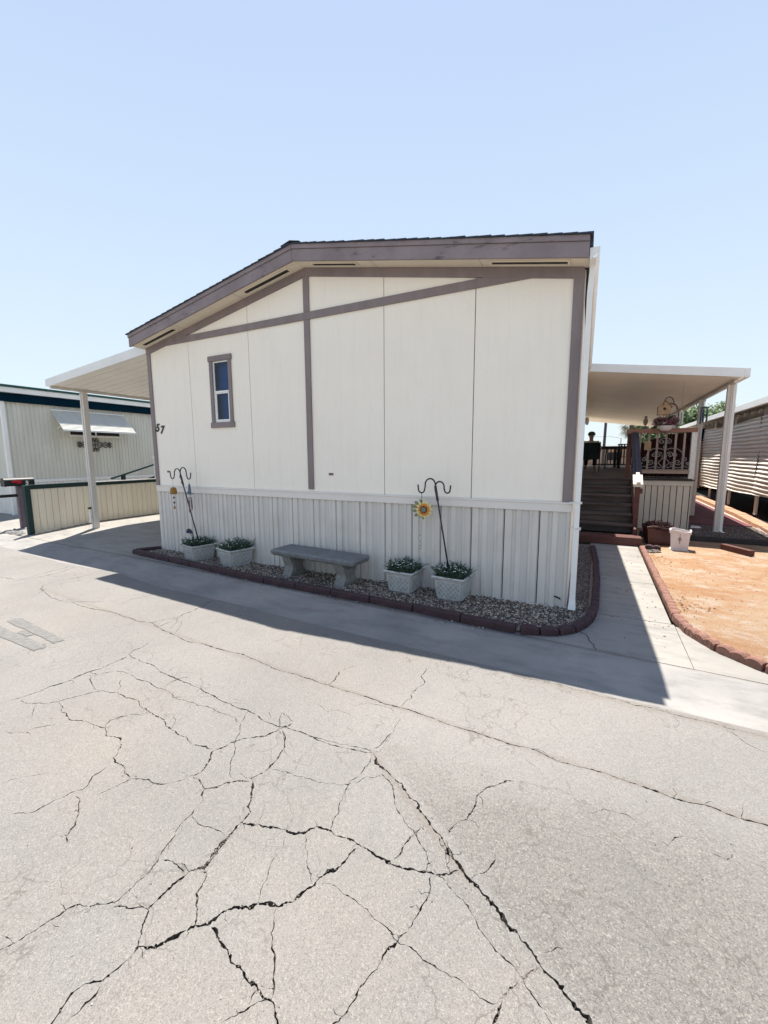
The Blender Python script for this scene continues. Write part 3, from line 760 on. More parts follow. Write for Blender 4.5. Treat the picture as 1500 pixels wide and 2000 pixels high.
# trims
T = -.02
MB().box(0, .08, T, -.001, ZB+.002, HT-.06).build('corner_trim', M['trim'], home, bevel=.003)
MB().box(W-.09, W, T, -.001, ZB+.002, HT-.06).build('corner_trim', M['trim'], home, bevel=.003)
MB().box(W/2-.04, W/2+.045, T-.003, -.001, ZB+.03, 3.328).build('centre_trim', M['trim'], home, bevel=.003)
MB().box(W/2-.04, W/2+.045, T-.003, -.001, 3.422, rz_(W/2)-.1).build('centre_trim', M['trim'], home, bevel=.003)
zb0, zb1 = 3.33, 3.42
def xr(z): return (z-(HT-.10))/SL
MB().prism([(xr(zb0), zb0), (W-xr(zb0), zb0), (W-xr(zb1), zb1), (xr(zb1), zb1)], 'y', T-.001, -.001).build('gable_tie_trim', M['trim'], home)
for s in (0, 1):
    f = (lambda x: x) if s == 0 else (lambda x: W-x)
    MB().prism([(f(0), HT-.10), (f(W/2-.001), HT+SL*W/2-.10), (f(W/2-.001), HT+SL*W/2-.004), (f(0), HT-.004)], 'y', T-.004, -.002).build('rake_trim', M['trim'], home)
# soffit + fascia + roof
OH = .27; EX = .04
for s in (0, 1):
    f = (lambda x: x) if s == 0 else (lambda x: W-x)
    def zz(x): return HT+SL*x
    mb = MB(); mb.add([(f(-EX), -OH+.03, zz(-EX)), (f(W/2), -OH+.03, zz(W/2)), (f(W/2), 0, zz(W/2)), (f(-EX), 0, zz(-EX))], [(0,1,2,3)])
    sof = mb.build('soffit', M['soffit'], home)
    for (xa, xb) in (((.10,.88), (2.28,3.06)) if s == 0 else ((.12,.86), (2.38,3.02))):
        yb0, yb1 = -.185, -.075
        def P_(x, y, o): return (f(x), y, zz(x)-o)
        mb = MB()
        mb.quad(P_(xa+.02, yb0+.02, .004), P_(xb-.02, yb0+.02, .004), P_(xb-.02, yb1-.02, .004), P_(xa+.02, yb1-.02, .004), 1)
        for (u0, u1, v0, v1) in ((xa, xb, yb0, yb0+.02), (xa, xb, yb1-.02, yb1), (xa, xa+.02, yb0+.02, yb1-.02), (xb-.02, xb, yb0+.02, yb1-.02)):
            vs = [P_(u0,v0,.002), P_(u1,v0,.002), P_(u1,v1,.002), P_(u0,v1,.002), P_(u0,v0,.012), P_(u1,v0,.012), P_(u1,v1,.012), P_(u0,v1,.012)]
            mb.add(vs, [(0,1,2,3), (4,5,6,7), (0,1,5,4), (1,2,6,5), (2,3,7,6), (3,0,4,7)])
        mb.build('soffit_vent', [M['soffit'], M['black']], sof)
    # soffit panel joints
    for x in (.95, 2.17):
        MB().quad(P_(x-.002,-OH+.03,.003), P_(x+.002,-OH+.03,.003), P_(x+.002,-.03,.003), P_(x-.002,-.03,.003)).build('soffit_joint', M['trim'], sof)
    def board(z0, z1, y0, y1, nm):
        MB().prism([(f(-EX), zz(-EX)+z0), (f(W/2-.002), zz(W/2)+z0), (f(W/2-.002), zz(W/2)+z1), (f(-EX), zz(-EX)+z1)], 'y', y0, y1).build(nm, M['fascia'], home, bevel=.002)
    board(-.015, .115, -OH, -OH+.028, 'fascia_board'); board(.117, .165, -OH-.014, -OH+.028, 'fascia_trim')
    mb = MB(); ns = 26; run = W/2+EX+.03
    for i in range(ns):
        xa = -EX-.03+run*i/ns; xb = -EX-.03+run*(i+1.12)/ns; xb = min(xb, W/2)
        za, zbb = zz(xa)+.172, zz(xb)+.168
        j = random.uniform(-.006,.006)
        mb.prism([(f(xa), za-.004), (f(xb), zbb-.004), (f(xb), zbb+.006), (f(xa), za+.010)], 'y', -OH-.03+j, LEN+.3)
    mb.prism([(f(-EX-.02), zz(-EX-.02)+.10), (f(W/2), zz(W/2)+.10), (f(W/2), zz(W/2)+.166), (f(-EX-.02), zz(-EX-.02)+.166)], 'y', -OH+.03, LEN+.28)
    mb.build('roof', M['shingle'], home)
MB().prism([(W/2-.14, rz_(W/2)+.158), (W/2, rz_(W/2)+.192), (W/2+.14, rz_(W/2)+.158), (W/2+.14, rz_(W/2)+.166), (W/2, rz_(W/2)+.200), (W/2-.14, rz_(W/2)+.166)], 'y', -OH-.035, LEN).build('ridge_cap', M['shingle'], home)
# window
win = thing('window_tmp', 'x', 'x'); bpy.data.objects.remove(win)
MB().box(WX0-.075, WX1+.075, T-.006, -.001, WZ1, WZ1+.075).build('window', M['trim'], home, bevel=.003)
wo = home.children[-1]
mb = MB(); mb.box(WX0-.06, WX0, T, -.001, WZ0, WZ1-.001); mb.box(WX1, WX1+.06, T, -.001, WZ0, WZ1-.001); mb.box(WX0-.08, WX1+.08, T-.006, -.001, WZ0-.08, WZ0-.001)
mb.build('casing', M['trim'], wo, bevel=.003)
mb = MB(); zm = 2.555; e = .018
mb.box(WX0+.002, WX0+.002+e, .0, .03, WZ0+.002, WZ1-.002); mb.box(WX1-e-.002, WX1-.002, .0, .03, WZ0+.002, WZ1-.002)
mb.box(WX0+.0205, WX1-.0205, .0, .03, WZ1-.02, WZ1-.002); mb.box(WX0+.0205, WX1-.0205, .0, .03, WZ0+.002, WZ0+.022)
mb.box(WX0+.0205, WX1-.0205, -.002, .028, zm-.012, zm+.012)
mb.box(WX0+.0205, WX0+.042, .004, .024, WZ0+.0225, zm-.0125); mb.box(WX1-.042, WX1-.0205, .004, .024, WZ0+.0225, zm-.0125)
mb.box(WX0+.0425, WX1-.0425, .004, .024, WZ0+.0225, WZ0+.042); mb.box(WX0+.0425, WX1-.0425, .004, .024, zm-.03, zm-.0125)
mb.build('frame', M['white'], wo, bevel=.002)
MB().quad((WX0+.02,.016,zm+.01), (WX1-.02,.016,zm+.01), (WX1-.02,.016,WZ1-.02), (WX0+.02,.016,WZ1-.02)).build('pane', M['glass'], wo)
MB().quad((WX0+.04,.014,WZ0+.04), (WX1-.04,.014,WZ0+.04), (WX1-.04,.014,zm-.028), (WX0+.04,.014,zm-.028)).build('pane', M['glass'], wo)
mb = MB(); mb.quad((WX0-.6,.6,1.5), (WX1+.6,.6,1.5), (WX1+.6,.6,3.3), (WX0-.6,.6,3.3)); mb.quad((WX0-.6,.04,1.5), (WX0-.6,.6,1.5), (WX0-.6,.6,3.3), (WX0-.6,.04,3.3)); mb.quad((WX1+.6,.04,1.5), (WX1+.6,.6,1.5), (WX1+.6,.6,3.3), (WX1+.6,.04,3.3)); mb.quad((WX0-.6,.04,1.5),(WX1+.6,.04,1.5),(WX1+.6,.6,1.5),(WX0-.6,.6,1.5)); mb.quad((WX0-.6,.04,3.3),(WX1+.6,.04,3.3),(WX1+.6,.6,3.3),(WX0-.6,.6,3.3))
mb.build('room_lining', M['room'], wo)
MB().quad((WX0-.3,.11,1.9),(WX1+.3,.11,1.9),(WX1+.3,.11,3.1),(WX0-.3,.11,3.1)).build('sky_tint_sheet', M['skyblue'], wo)  # blue sheet added behind the panes for the sky's reflection
mb = MB()
for i in range(16):
    a = WX0-.14+i*.0085; b = a+.0085
    ya, yb = .07+.014*math.sin(i*1.1), .07+.014*math.sin((i+1)*1.1); mb.quad((a,ya,zm-.3), (b,yb,zm-.3), (b,yb,WZ1), (a,ya,WZ1))
mb.build('curtain', M['drape'], wo, smooth=True)
# house numbers (thickened glyphs from the built-in font)
def glyphs(txt, size, mt, name, parent, T4, thick=.006, shear=.25, off=.004):
    cu = bpy.data.curves.new(name, 'FONT'); cu.body = txt; cu.size = size; cu.extrude = thick/2; cu.shear = shear; cu.offset = off
    tmp = bpy.data.objects.new('t', cu); C.objects.link(tmp); dg = bpy.context.evaluated_depsgraph_get()
    me = bpy.data.meshes.new_from_object(tmp.evaluated_get(dg)); bpy.data.objects.remove(tmp)
    me.materials.clear(); me.materials.append(mt); me.transform(T4)
    o = bpy.data.objects.new(name, me); C.objects.link(o)
    if parent: o.parent = parent
    return o
def front(x, y, z, rx=PI/2): return Matrix.Translation((x, y, z)) @ Matrix.Rotation(rx, 4, 'X')
glyphs('5', .17, M['number'], 'number_five', home, front(.075, -.006, 2.02), off=.007)
glyphs('7', .17, M['number'], 'number_seven', home, front(.185, -.006, 1.985), off=.007)
for (px, py) in ((330,921), (647,926)):
    c = AY(px, py, 0)
    MB().box(c.x-.035, c.x+.035, -.012, -.001, c.z-.014, c.z+.014).build('wall_vent', M['ornament'], home, bevel=.006)
mb = MB(); c = AY(1088,1168,-.01)
mb.add([(c.x-.04,-.012,c.z+.02), (c.x-.01,-.012,c.z+.022), (c.x+.03,-.012,c.z+.005), (c.x+.035,-.012,c.z-.02), (c.x+.015,-.012,c.z-.004), (c.x-.02,-.012,c.z+.005)], [(0,1,2,3,4,5)])
mb.build('skirting_hole', M['black'], home)
# rain gutter + downspout on the right
mb = MB(); g0, g1 = W+EX+.005, W+EX+.085
mb.prism([(g0,3.40), (g0,3.31), (g0+.05,3.31), (g1,3.35), (g1,3.40), (g1-.006,3.40), (g1-.006,3.353), (g0+.048,3.318), (g0+.006,3.318), (g0+.006,3.40)], 'y', -OH+.02, LEN)
mb.quad((g0,-OH+.022,3.31), (g1,-OH+.022,3.35), (g1,-OH+.022,3.40), (g0,-OH+.022,3.40))
mb.build('rain_gutter', M['white'], home)
sp = MB()
def rect_tube(mb, P, wx, wy):
    vs = []
    for (x, y, z, s) in P: vs += [(x-wx*s, y-wy*s, z), (x+wx*s, y-wy*s, z), (x+wx*s, y+wy*s, z), (x-wx*s, y+wy*s, z)]
    fs = [(i*4+k, i*4+(k+1) % 4, i*4+4+(k+1) % 4, i*4+4+k) for i in range(len(P)-1) for k in range(4)]
    mb.add(vs, fs+[(0,1,2,3), tuple(len(P)*4-4+k for k in range(4))])
rect_tube(sp, [(W+.072,-.05,3.37,1), (W+.068,-.05,3.32,1), (W+.062,-.05,3.2,1), (W+.056,-.05,3.1,1), (W+.055,-.05,.86,1)], .023, .03)
rect_tube(sp, [(W+.055,-.05,.88,1.12), (W+.055,-.052,.2,1.12), (W+.055,-.056,.14,1.2), (W+.055,-.07,.055,1.5), (W+.055,-.075,.05,1.5)], .024, .03)
dsp = sp.build('downspout', M['white'], home, bevel=.006)
MB().box(W-.02, W+.095, -.088, -.015, 1.125, 1.14).build('strap', M['whitedirty'], dsp); MB().box(W+.01, W+.095, -.088, -.015, .865, .885).build('strap', M['whitedirty'], dsp)
mb = MB(); mb.box(W+.001, W+.012, .0, .09, ZB, HT-.02); mb.build('corner_trim', M['cream'], home)
MB().box(6.42, 6.50, 4.9, 5.0, 3.48, 3.60).build('roof_flashing', M['roofgreen'], home)

def skew(o):
    for c in o.children:
        if c.type == 'MESH':
            for v in c.data.vertices:
                if v.co.y > .3: v.co.x -= .0235*v.co.y*max(0, v.co.x/W)
        skew(c)
skew(home)
# ------------------------------------------------------------------ LEFT CARPORT
lc = thing('carport', 'white metal carport awning attached to the left side of the cream home', 'carport', (0,0,0))
XL, Y0, YE = -3.10, .02, 9.0
def zl(x): return 3.29+(x-0)*(3.29-3.0)/3.1   # soffit height
mb = MB()
# corrugated pan roof: ribs run out from the house
n = int((YE-Y0)/.20); pts = []
for i in range(n):
    y = Y0+.03+i*.20
    pts += [(y, 0), (y+.166, 0), (y+.170, .06), (y+.196, .06)]
for (ya, za), (yb, zb_) in zip(pts, pts[1:]):
    mb.quad((XL+.02, ya, zl(XL)+za), (-.005, ya, zl(0)+za), (-.005, yb, zl(0)+zb_), (XL+.02, yb, zl(XL)+zb_))
mb.quad((XL+.02,Y0+.02,zl(XL)+.08), (-.005,Y0+.02,zl(0)+.08), (-.005,YE,zl(0)+.08), (XL+.02,YE,zl(XL)+.08))
mb.build('roof_pan', M['awnmetal'], lc)
mb = MB()
vs = [(XL, y, zl(XL)+z) for y in (Y0-.02, Y0) for z in (-.015, .135)]+[(-.02, y, zl(0)+z) for y in (Y0-.02, Y0) for z in (-.015, .135)]
mb.add(vs, [(0,1,3,2), (4,6,7,5), (0,4,5,1), (2,3,7,6), (0,2,6,4), (1,5,7,3)])
mb.build('fascia', M['white'], lc, bevel=.004)
MB().box(XL-.08, XL, Y0-.021, YE, zl(XL)-.005, zl(XL)+.13).build('eave_gutter', M['white'], lc, bevel=.004)
MB().box(XL+.002, XL+.05, Y0+.01, YE, zl(XL)-.05, zl(XL)-.004).build('beam', M['post'], lc)
def carport_post(parent, x, y, z0, z1, w=.115, d=.10):
    mb = MB(); mb.box(x-w/2, x-.012, y-d/2, y+d/2, z0, z1); mb.box(x+.012, x+w/2, y-d/2, y+d/2, z0, z1); mb.box(x-.012, x+.012, y-d/2+.012, y+d/2-.012, z0, z1)
    mb.box(x-w/2-.01, x+w/2+.01, y-d/2-.01, y+d/2+.01, z0, z0+.012)
    return mb.build('post', M['post'], parent, bevel=.004)
pL = carport_post(lc, -3.03, .60, .07, zl(XL)-.052)
mb = MB(); mb.box(-3.085,-3.02,.51,.545,.24,.46,0); mb.box(-3.09,-3.01,.50,.549,.20,.245,0); mb.box(-3.075,-3.04,.49,.549,.50,.535,1)
mb.build('spout_outlet', [M['whitedirty'], M['black']], pL)
carport_post(lc, -3.03, 4.6, .09, zl(XL)-.052); carport_post(lc, -3.03, 8.6, .09, zl(XL)-.052)

# ------------------------------------------------------------------ LEFT FENCE
lf = thing('board_fence', 'low cream board fence with dark green end post left of the driveway', 'fence', (-3.8,0,0))
mb = MB(); y = -.20; FZ = 1.0
while y < 8:
    mb.box(-.012, .012+random.uniform(0,.002), y, y+.118, .03+dz(y)-.02, FZ); y += .125
mb.box(-.02, -.012, -.2, 8, .05, FZ-.01, 1)
mb.build('boards', [M['fence'], M['black']], lf)
MB().box(-.06, .05, -.30, -.205, -.02, FZ+.035).build('post', M['green'], lf, bevel=.004)
mb = MB(); mb.box(-.045, .04, -.20, 8, FZ+.001, FZ+.022, 0); mb.box(-.05, .045, -.204, 1.0, FZ+.023, FZ+.042, 0); mb.box(-.05, .045, 1.0, 8, FZ+.023, FZ+.038, 1)
mb.build('cap_rail', [M['green'], M['fencecap']], lf)
MB().box(.0125, .03, -.2, 8, FZ-.05, FZ).build('top_strip', M['green'], lf)
tag(scatter('rubble', 70, lambda: (-4.55+random.uniform(-.25,.6), -.28+random.uniform(-.12,.12), .02), M['stone'], .02, .05), 'grey rubble stones on the concrete at the foot of the mailbox post', 'rubble')

# mailbox
mbx = thing('mailbox', 'black mailbox with red flag and the digit 5 on a wooden post', 'mailbox', (-4.85,.05,0))
mb = MB(); L2 = .27; pr = [(-.09,0), (.09,0), (.09,.11)]+[(.09*math.cos(a), .11+.07*math.sin(a)) for a in [PI*k/10 for k in range(1,10)]]+[(-.09,.11)]
mb.prism([(p[0], p[1]+.98) for p in pr], 'y', -L2, L2)
mb.prism([(p[0]*1.05, p[1]*1.04+.976) for p in pr], 'y', -L2-.012, -L2+.02)
mb.build('box', M['blackiron'], mbx, bevel=.003)
MB().box(.092,.10,-.15,.02,1.06,1.10).box(.092,.10,-.06,.02,1.035,1.06).build('flag', M['red'], mbx)
glyphs('5', .12, M['white'], 'number_five', mbx, Matrix.Translation((.094,.09,1.0)) @ Matrix.Rotation(PI/2, 4, 'Z') @ Matrix.Rotation(PI/2, 4, 'X'), .003, .1)
MB().box(-.045,.045,-.045,.045,0,.978).build('post', M['mpost'], mbx, bevel=.006)
MB().box(-.04,.04,-.40,-.046,.74,.80).build('brace', M['blackiron'], mbx)

# ------------------------------------------------------------------ LEFT NEIGHBOUR HOME
XN = -7.2
nb = thing('neighbour_home', 'greenish cream metal sided home with dark teal eaves beyond the low fence', 'mobile home')
mb = MB(); y = .86; Yn = 15
pts = []
while y < Yn:
    pts += [(y, 0), (y+.07, 0), (y+.076, -.012), (y+.094, -.012), (y+.1, 0)]; y += .1
for (ya, xa), (yb, xb) in zip(pts, pts[1:]): mb.quad((XN+xa, ya, .98), (XN+xb, yb, .98), (XN+xb, yb, 3.10), (XN+xa, ya, 3.10))
mb.quad((XN,.86,.98), (-14,.86,.98), (-14,.86,3.35), (XN,.86,3.35)); mb.quad((XN,Yn,0), (-14,Yn,0), (-14,Yn,3.1), (XN,Yn,3.1)); mb.quad((-14,.86,0),(-14,Yn,0),(-14,Yn,3.1),(-14,.86,3.1))
mb.build('wall', M['neigh'], nb)
mb = MB(); y = .86
while y < Yn:
    mb.box(XN-.03, XN+.01, y, y+.19, -.02, .93); y += .2
mb.box(-14, XN, .86, .89, -.02, .93); mb.build('skirting', M['whitedirty'], nb)
MB().box(XN+.001, XN+.03, .86, Yn, .93, 1.0).build('skirting_band', M['white'], nb)
MB().box(XN-.02, XN+.07, .80, .88, -.02, 3.08).build('corner_post', M['white'], nb)
MB().box(XN+.005, XN+.10, .5, Yn, 3.05, 3.27).build('eave_strip', M['teal'], nb)  # strip under the eave in one very dark teal
MB().box(XN-.2, XN+.22, .45, Yn, 3.272, 3.40).build('rain_gutter', M['white'], nb)
mb = MB(); mb.prism([(XN+.26,3.405), (XN+.26,3.46), (-10.5,3.85), (-14.3,3.45), (-14.3,3.40)], 'y', .42, Yn+.1); mb.build('roof', M['roofgreen'], nb)
nw = MB().box(XN+.001, XN+.02, 2.35, 3.80, 2.24, 2.9).build('window', M['black'], nb)
mb = MB(); mb.box(XN+.021, XN+.045, 2.32, 3.83, 2.20, 2.26); mb.box(XN+.021, XN+.04, 3.05, 3.09, 2.261, 2.9); mb.box(XN+.021,XN+.04,2.32,2.36,2.261,2.9); mb.box(XN+.021,XN+.04,3.79,3.83,2.261,2.9)
mb.build('frame', M['whitedirty'], nw)
# window awning (slatted, sloped out)
aw = thing('window_awning', 'white slatted aluminium awning over the neighbouring window', 'awning', (XN, 0, 0))
mb = MB(); y0, y1 = 1.92, 3.98
# outer edge positions from the picture's perspective: hangs .62 m out
zt, zo, out = 2.92, 2.38, .55
ns = 15
for i in range(ns):
    t0, t1 = i/ns, (i+1.05)/ns
    a = (.03+out*t0, zt+(zo-zt)*t0-.014); b = (.03+out*t1, zt+(zo-zt)*t1+.010)
    if i == 0: mb.add([(.03,y0+.01,zt-.03), (.03+out,y0+.01,zo-.03), (.03+out,y1-.01,zo-.03), (.03,y1-.01,zt-.03), (.03,y0+.01,zt-.024), (.03+out,y0+.01,zo-.024), (.03+out,y1-.01,zo-.024), (.03,y1-.01,zt-.024)], [(0,1,2,3),(4,5,6,7),(0,1,5,4),(1,2,6,5),(2,3,7,6),(3,0,4,7)])
    mb.add([(a[0],y0,a[1]), (b[0],y0,b[1]), (b[0],y1,b[1]), (a[0],y1,a[1]), (a[0],y0,a[1]-.006), (b[0],y0,b[1]-.006), (b[0],y1,b[1]-.006), (a[0],y1,a[1]-.006)], [(0,1,2,3), (4,5,6,7), (0,1,5,4), (2,3,7,6), (1,2,6,5)])
mb.build('slats', mat('chalky white paint', (.78,.78,.75), .95, (.70,.70,.67), 6, spec=.1), aw)
MB().box(out+.03, out+.06, y0, y1, zo-.05, zo+.0).box(.0,.05,y0,y1,zt,zt+.03).build('frame', M['white'], aw)
for q in (y0+.12, y1-.12): MB().tube([(.01,q,2.42), (out*.75,q,2.52)], .014).build('arm', M['white'], aw)

def spiral(cx, cz, r, turns, a0, sgn=1, r1=.12, n=26):
    return [(cx+(r*(1-t)+r*r1*t)*math.cos(a0+sgn*turns*2*PI*t), cz+(r*(1-t)+r*r1*t)*math.sin(a0+sgn*turns*2*PI*t)) for t in [i/n for i in range(n+1)]]
# scroll wall ornament on the neighbour wall (in y,z plane)
mb = MB()
def sc_yz(pts, r=.012): mb.tube([(XN+.03, p[0], p[1]) for p in pts], r, 6)
cy_, cz_ = 3.02, 1.98
for s in (-1, 1):
    for q in (-1, 1):
        sc_yz(spiral(cy_+s*.075, cz_+q*.14, .065, 1.3, PI/2*q, s*q)); sc_yz(spiral(cy_+s*.44, cz_+q*.055, .05, 1.3, 0 if s > 0 else PI, -q*s))
        sc_yz([(cy_+s*(.05+.34*t), cz_+q*(.03+.05*math.sin(PI*t*2)**2)) for t in [i/16 for i in range(17)]])
    sc_yz([(cy_, cz_), (cy_+s*.40, cz_)])
sc_yz([(cy_, cz_-.13), (cy_, cz_+.13)])
tag(mb.build('wall_ornament', M['blackiron']), 'black wrought iron scroll ornament on the neighbouring wall under its window', 'wall ornament')
# ramp rail
rr = thing('ramp_rail', 'dark green sloping handrail between the low fence and the neighbouring home', 'handrail', (-5.5,0,0))
mb = MB()
def slbox(mb, y0, z0, y1, z1, x0, x1, h): mb.add([(x0,y0,z0), (x1,y0,z0), (x1,y1,z1), (x0,y1,z1), (x0,y0,z0+h), (x1,y0,z0+h), (x1,y1,z1+h), (x0,y1,z1+h)], [(0,1,2,3), (4,5,6,7), (0,1,5,4), (1,2,6,5), (2,3,7,6), (3,0,4,7)])
slbox(mb, 2.45, .99, 5.5, 1.85, -.05, .05, .045); mb.build('top_rail', M['green'], rr)
mb = MB(); slbox(mb, 3.2, .80, 5.5, 1.42, -.03, .03, .08); mb.build('lower_rail', M['green'], rr)
for y in (2.78, 3.85, 4.9): MB().box(-.045,.045,y-.045,y+.045,0,1.0+(y-2.45)*.28).build('post', M['green'], rr)
mb = MB(); mb.tube([(-5.2,3.55,0.1), (-5.2,3.55,1.5)], .012); 
for k in range(7):
    a = 2*PI*k/7; mb.tube([(-5.2,3.55,1.55), (-5.2+.03,3.55+.07*math.cos(a),1.55+.07*math.sin(a))], [.02,.008], 6)
tag(mb.build('garden_pinwheel', M['white']), 'small white pinwheel on a stick behind the dark green handrail', 'pinwheel')

# ------------------------------------------------------------------ BENCH
bn = thing('stone_bench', 'grey cast stone garden bench with carved pedestal legs on the pebble bed', 'bench', (3.49,-.27,0), math.radians(-4.5))
mb = MB(); Lb, Db = .67, .20; n = 60; zt0 = .385
per = []
def pe(t):
    return t
top = []; 
cs = [(-Lb,-Db), (Lb,-Db), (Lb,Db), (-Lb,Db)]
ring = []
for i in range(4):
    a, b = Vector(cs[i]), Vector(cs[(i+1) % 4]); l = (b-a).length; k = int(l/.015); nn = Vector((b-a)).normalized(); out_ = Vector((nn.y, -nn.x))
    for j in range(2, k-1):
        t = j/k; ring.append((a+(b-a)*t, out_, l*t))
vs = []
prof_b = [(.0,-.085,-.03), (.0,-.06,-.0), (.0,-.022,.012), (.0,-.01,.004), (.0,-.003,-.006)]
for p, o_, s_ in ring:
    wv = .013*abs(math.sin(s_*PI/.075))
    for _, z, e_ in prof_b: q = p+o_*(e_-.01+(wv if z in (-.06,-.022) else 0)); vs.append((q.x, q.y, zt0+z))
N_ = len(ring); k5 = len(prof_b)
fs = [(i*k5+k, ((i+1) % N_)*k5+k, ((i+1) % N_)*k5+k+1, i*k5+k+1) for i in range(N_) for k in range(k5-1)]
vs += [(0,0,zt0-.003), (0,0,zt0-.085)]; fs += [(i*k5+k5-1, ((i+1) % N_)*k5+k5-1, N_*k5) for i in range(N_)]+[(((i+1) % N_)*k5, i*k5, N_*k5+1) for i in range(N_)]
mb.add(vs, fs); mb.build('seat', M['stonetop'], bn)
for x in (-.43, .43):
    mb = MB(); pr = []
    zs = [i/24 for i in range(25)]
    def prf(t):  # half depth along y with S scroll
        return .125+.020*math.cos(t*2*PI*1.0)+.014*math.sin(t*PI*3.1)*(1-t)+(.02 if t < .08 or t > .93 else 0)
    pts = [(prf(t), t*.302) for t in zs]+[(-prf(t), t*.302) for t in zs[::-1]]
    mb.prism(pts, 'x', x-.075, x+.075)
    pts2 = [(p[0]*.68, .06+p[1]*.62) for p in pts]
    mb.prism(pts2, 'x', x-.087, x-.0755); mb.prism(pts2, 'x', x+.0755, x+.087)
    mb.build('leg', M['stone'], bn, bevel=.008)

# ------------------------------------------------------------------ PLANTERS
def potmesh(R_, B_, H_, lattice):
    mb = MB(); vs = []
    for r, z in ((B_, 0), (R_-.028, H_-.045), (R_-.022, H_-.035), (R_-.004, H_-.02), (R_, H_-.008), (R_-.006, H_), (R_-.02, H_), (R_-.03, H_-.03)):
        vs += [(-r,-r,z), (r,-r,z), (r,r,z), (-r,r,z)]
    fs = [(i*4+k, i*4+(k+1) % 4, i*4+4+(k+1) % 4, i*4+4+k) for i in range(7) for k in range(4)]+[(3,2,1,0)]
    mb.add(vs, fs); mb.m[:4] = [1]*4
    # raised lattice on each side
    z0, z1 = .025, H_-.06
    for k in range(4):
        Rm = Matrix.Rotation(k*PI/2, 4, 'Z')
        def at(u, z, o): r = B_+(R_-.028-B_)*z/(H_-.045); return Rm @ Vector((u*(r-.018), -r-o, z))
        def bar(u0, za, u1, zb_, wd=.006):
            d = Vector(((u1-u0)*.13, zb_-za)); d.normalize(); nx, nz = -d.y*wd/.13, d.x*wd
            o_ = .009
            a = [at(u0-nx, za-nz, 0), at(u1-nx, zb_-nz, 0), at(u1+nx, zb_+nz, 0), at(u0+nx, za+nz, 0)]
            b = [at(u0-nx, za-nz, o_), at(u1-nx, zb_-nz, o_), at(u1+nx, zb_+nz, o_), at(u0+nx, za+nz, o_)]
            mb.add(a+b, [(4,5,6,7), (0,1,5,4), (1,2,6,5), (2,3,7,6), (3,0,4,7)])
        bar(-1,z0,1,z0); bar(-1,z1,1,z1); bar(-1,z0,-1,z1); bar(1,z0,1,z1)
        hh = z1-z0
        for i in range(-3, 6):
            u = -1+i*.42; du = hh/.13*.9
            # clip to [-1,1]
            for s in (1, -1):
                ua, ub = (u, u+du) if s == 1 else (-u, -u-du)
                za, zb_ = z0, z1
                def cl(ua, za, ub, zb_):
                    for lim in (-1, 1):
                        if (ua-lim)*(ub-lim) < 0:
                            t = (lim-ua)/(ub-ua); zc = za+(zb_-za)*t
                            if abs(ua) > abs(ub) and abs(ua) > 1: ua, za = lim, zc
                            else: ub, zb_ = lim, zc
                    return ua, za, ub, zb_
                r_ = cl(ua, za, ub, zb_)
                if max(abs(r_[0]), abs(r_[2])) <= 1.001 and abs(r_[1]-r_[3]) > .01: bar(*r_, wd=.0045)
    return mb
def leaves(mb, n, R_, z0, h, spread, rnd, wl=(.05,.11), wd=.0045):
    for _ in range(n):
        a = rnd.random()*2*PI; rr_ = R_*math.sqrt(rnd.random())
        px, py = max(-R_, min(R_, rr_*1.25*math.cos(a))), max(-R_, min(R_, rr_*1.25*math.sin(a)))
        zt = z0+rnd.random()*h*(1-.5*(rr_/R_)**2)
        d = Vector((math.cos(a)*spread+rnd.gauss(0,.45), math.sin(a)*spread+rnd.gauss(0,.45), rnd.uniform(.2,1.1))).normalized()
        L_ = rnd.uniform(*wl); s = d.cross(Vector((rnd.gauss(0,1), rnd.gauss(0,1), rnd.gauss(0,1)))).normalized()*wd*rnd.uniform(.7,1.6)
        p = Vector((px, py, zt)); m_ = p+d*L_*.5+Vector((0,0,.004)); e_ = p+d*L_-Vector((0,0,.015*rnd.random()))
        mb.add([p, m_+s, e_, m_-s], [(0,1,2,3)])
def planter(loc, rz, label, size, seed, flowers=38):
    rnd = random.Random(seed); R_, B_, H_ = size
    t = thing('potted_plant', label, 'potted plant', loc, rz, 'square off white planters on the pebble bed')
    potmesh(R_, B_, H_, True).build('pot', [M['pot'], M['potrec']], t, bevel=0)
    MB().quad((-R_+.03,-R_+.03,H_-.03), (R_-.03,-R_+.03,H_-.03), (R_-.03,R_-.03,H_-.03), (-R_+.03,R_-.03,H_-.03)).build('soil', M['soil'], t)
    mb = MB(); leaves(mb, 900, R_*.84, H_-.03, .07, .45, rnd, (.03,.07), .005)
    for _ in range(16):
        q = Vector((rnd.uniform(-1,1)*R_*.8, rnd.uniform(-1,1)*R_*.8)); sub = MB(); leaves(sub, rnd.randint(22,55), R_*.26, H_-.0, rnd.uniform(.03,.11), .7, rnd, (.03,.085), .0045)
        mb.add([(v[0]+q.x, v[1]+q.y, v[2]) for v in sub.v], sub.f)
    leaves(mb, 60, R_*.95, H_+.0, .07, .9, rnd, (.08,.15), .003)
    mb.build('foliage', M['leaf'], t)
    mb = MB()
    for _ in range(flowers):
        a = rnd.random()*2*PI; q = R_*.9*math.sqrt(rnd.random()); c = Vector((q*math.cos(a), q*math.sin(a)-.02, H_+.04+rnd.random()*.07*(1-.5*q/R_)))
        r = rnd.uniform(.007,.0125)
        vs = [c+Vector((r*math.cos(2*PI*k/10)*(1 if k % 2 else .6), r*math.sin(2*PI*k/10)*(1 if k % 2 else .6), rnd.uniform(-.003,.003))) for k in range(10)]+[c+Vector((0,0,.006))]
        mb.add(vs, [(k, (k+1) % 10, 10) for k in range(10)])
    mb.build('blossoms', M['petal'], t)
    return t
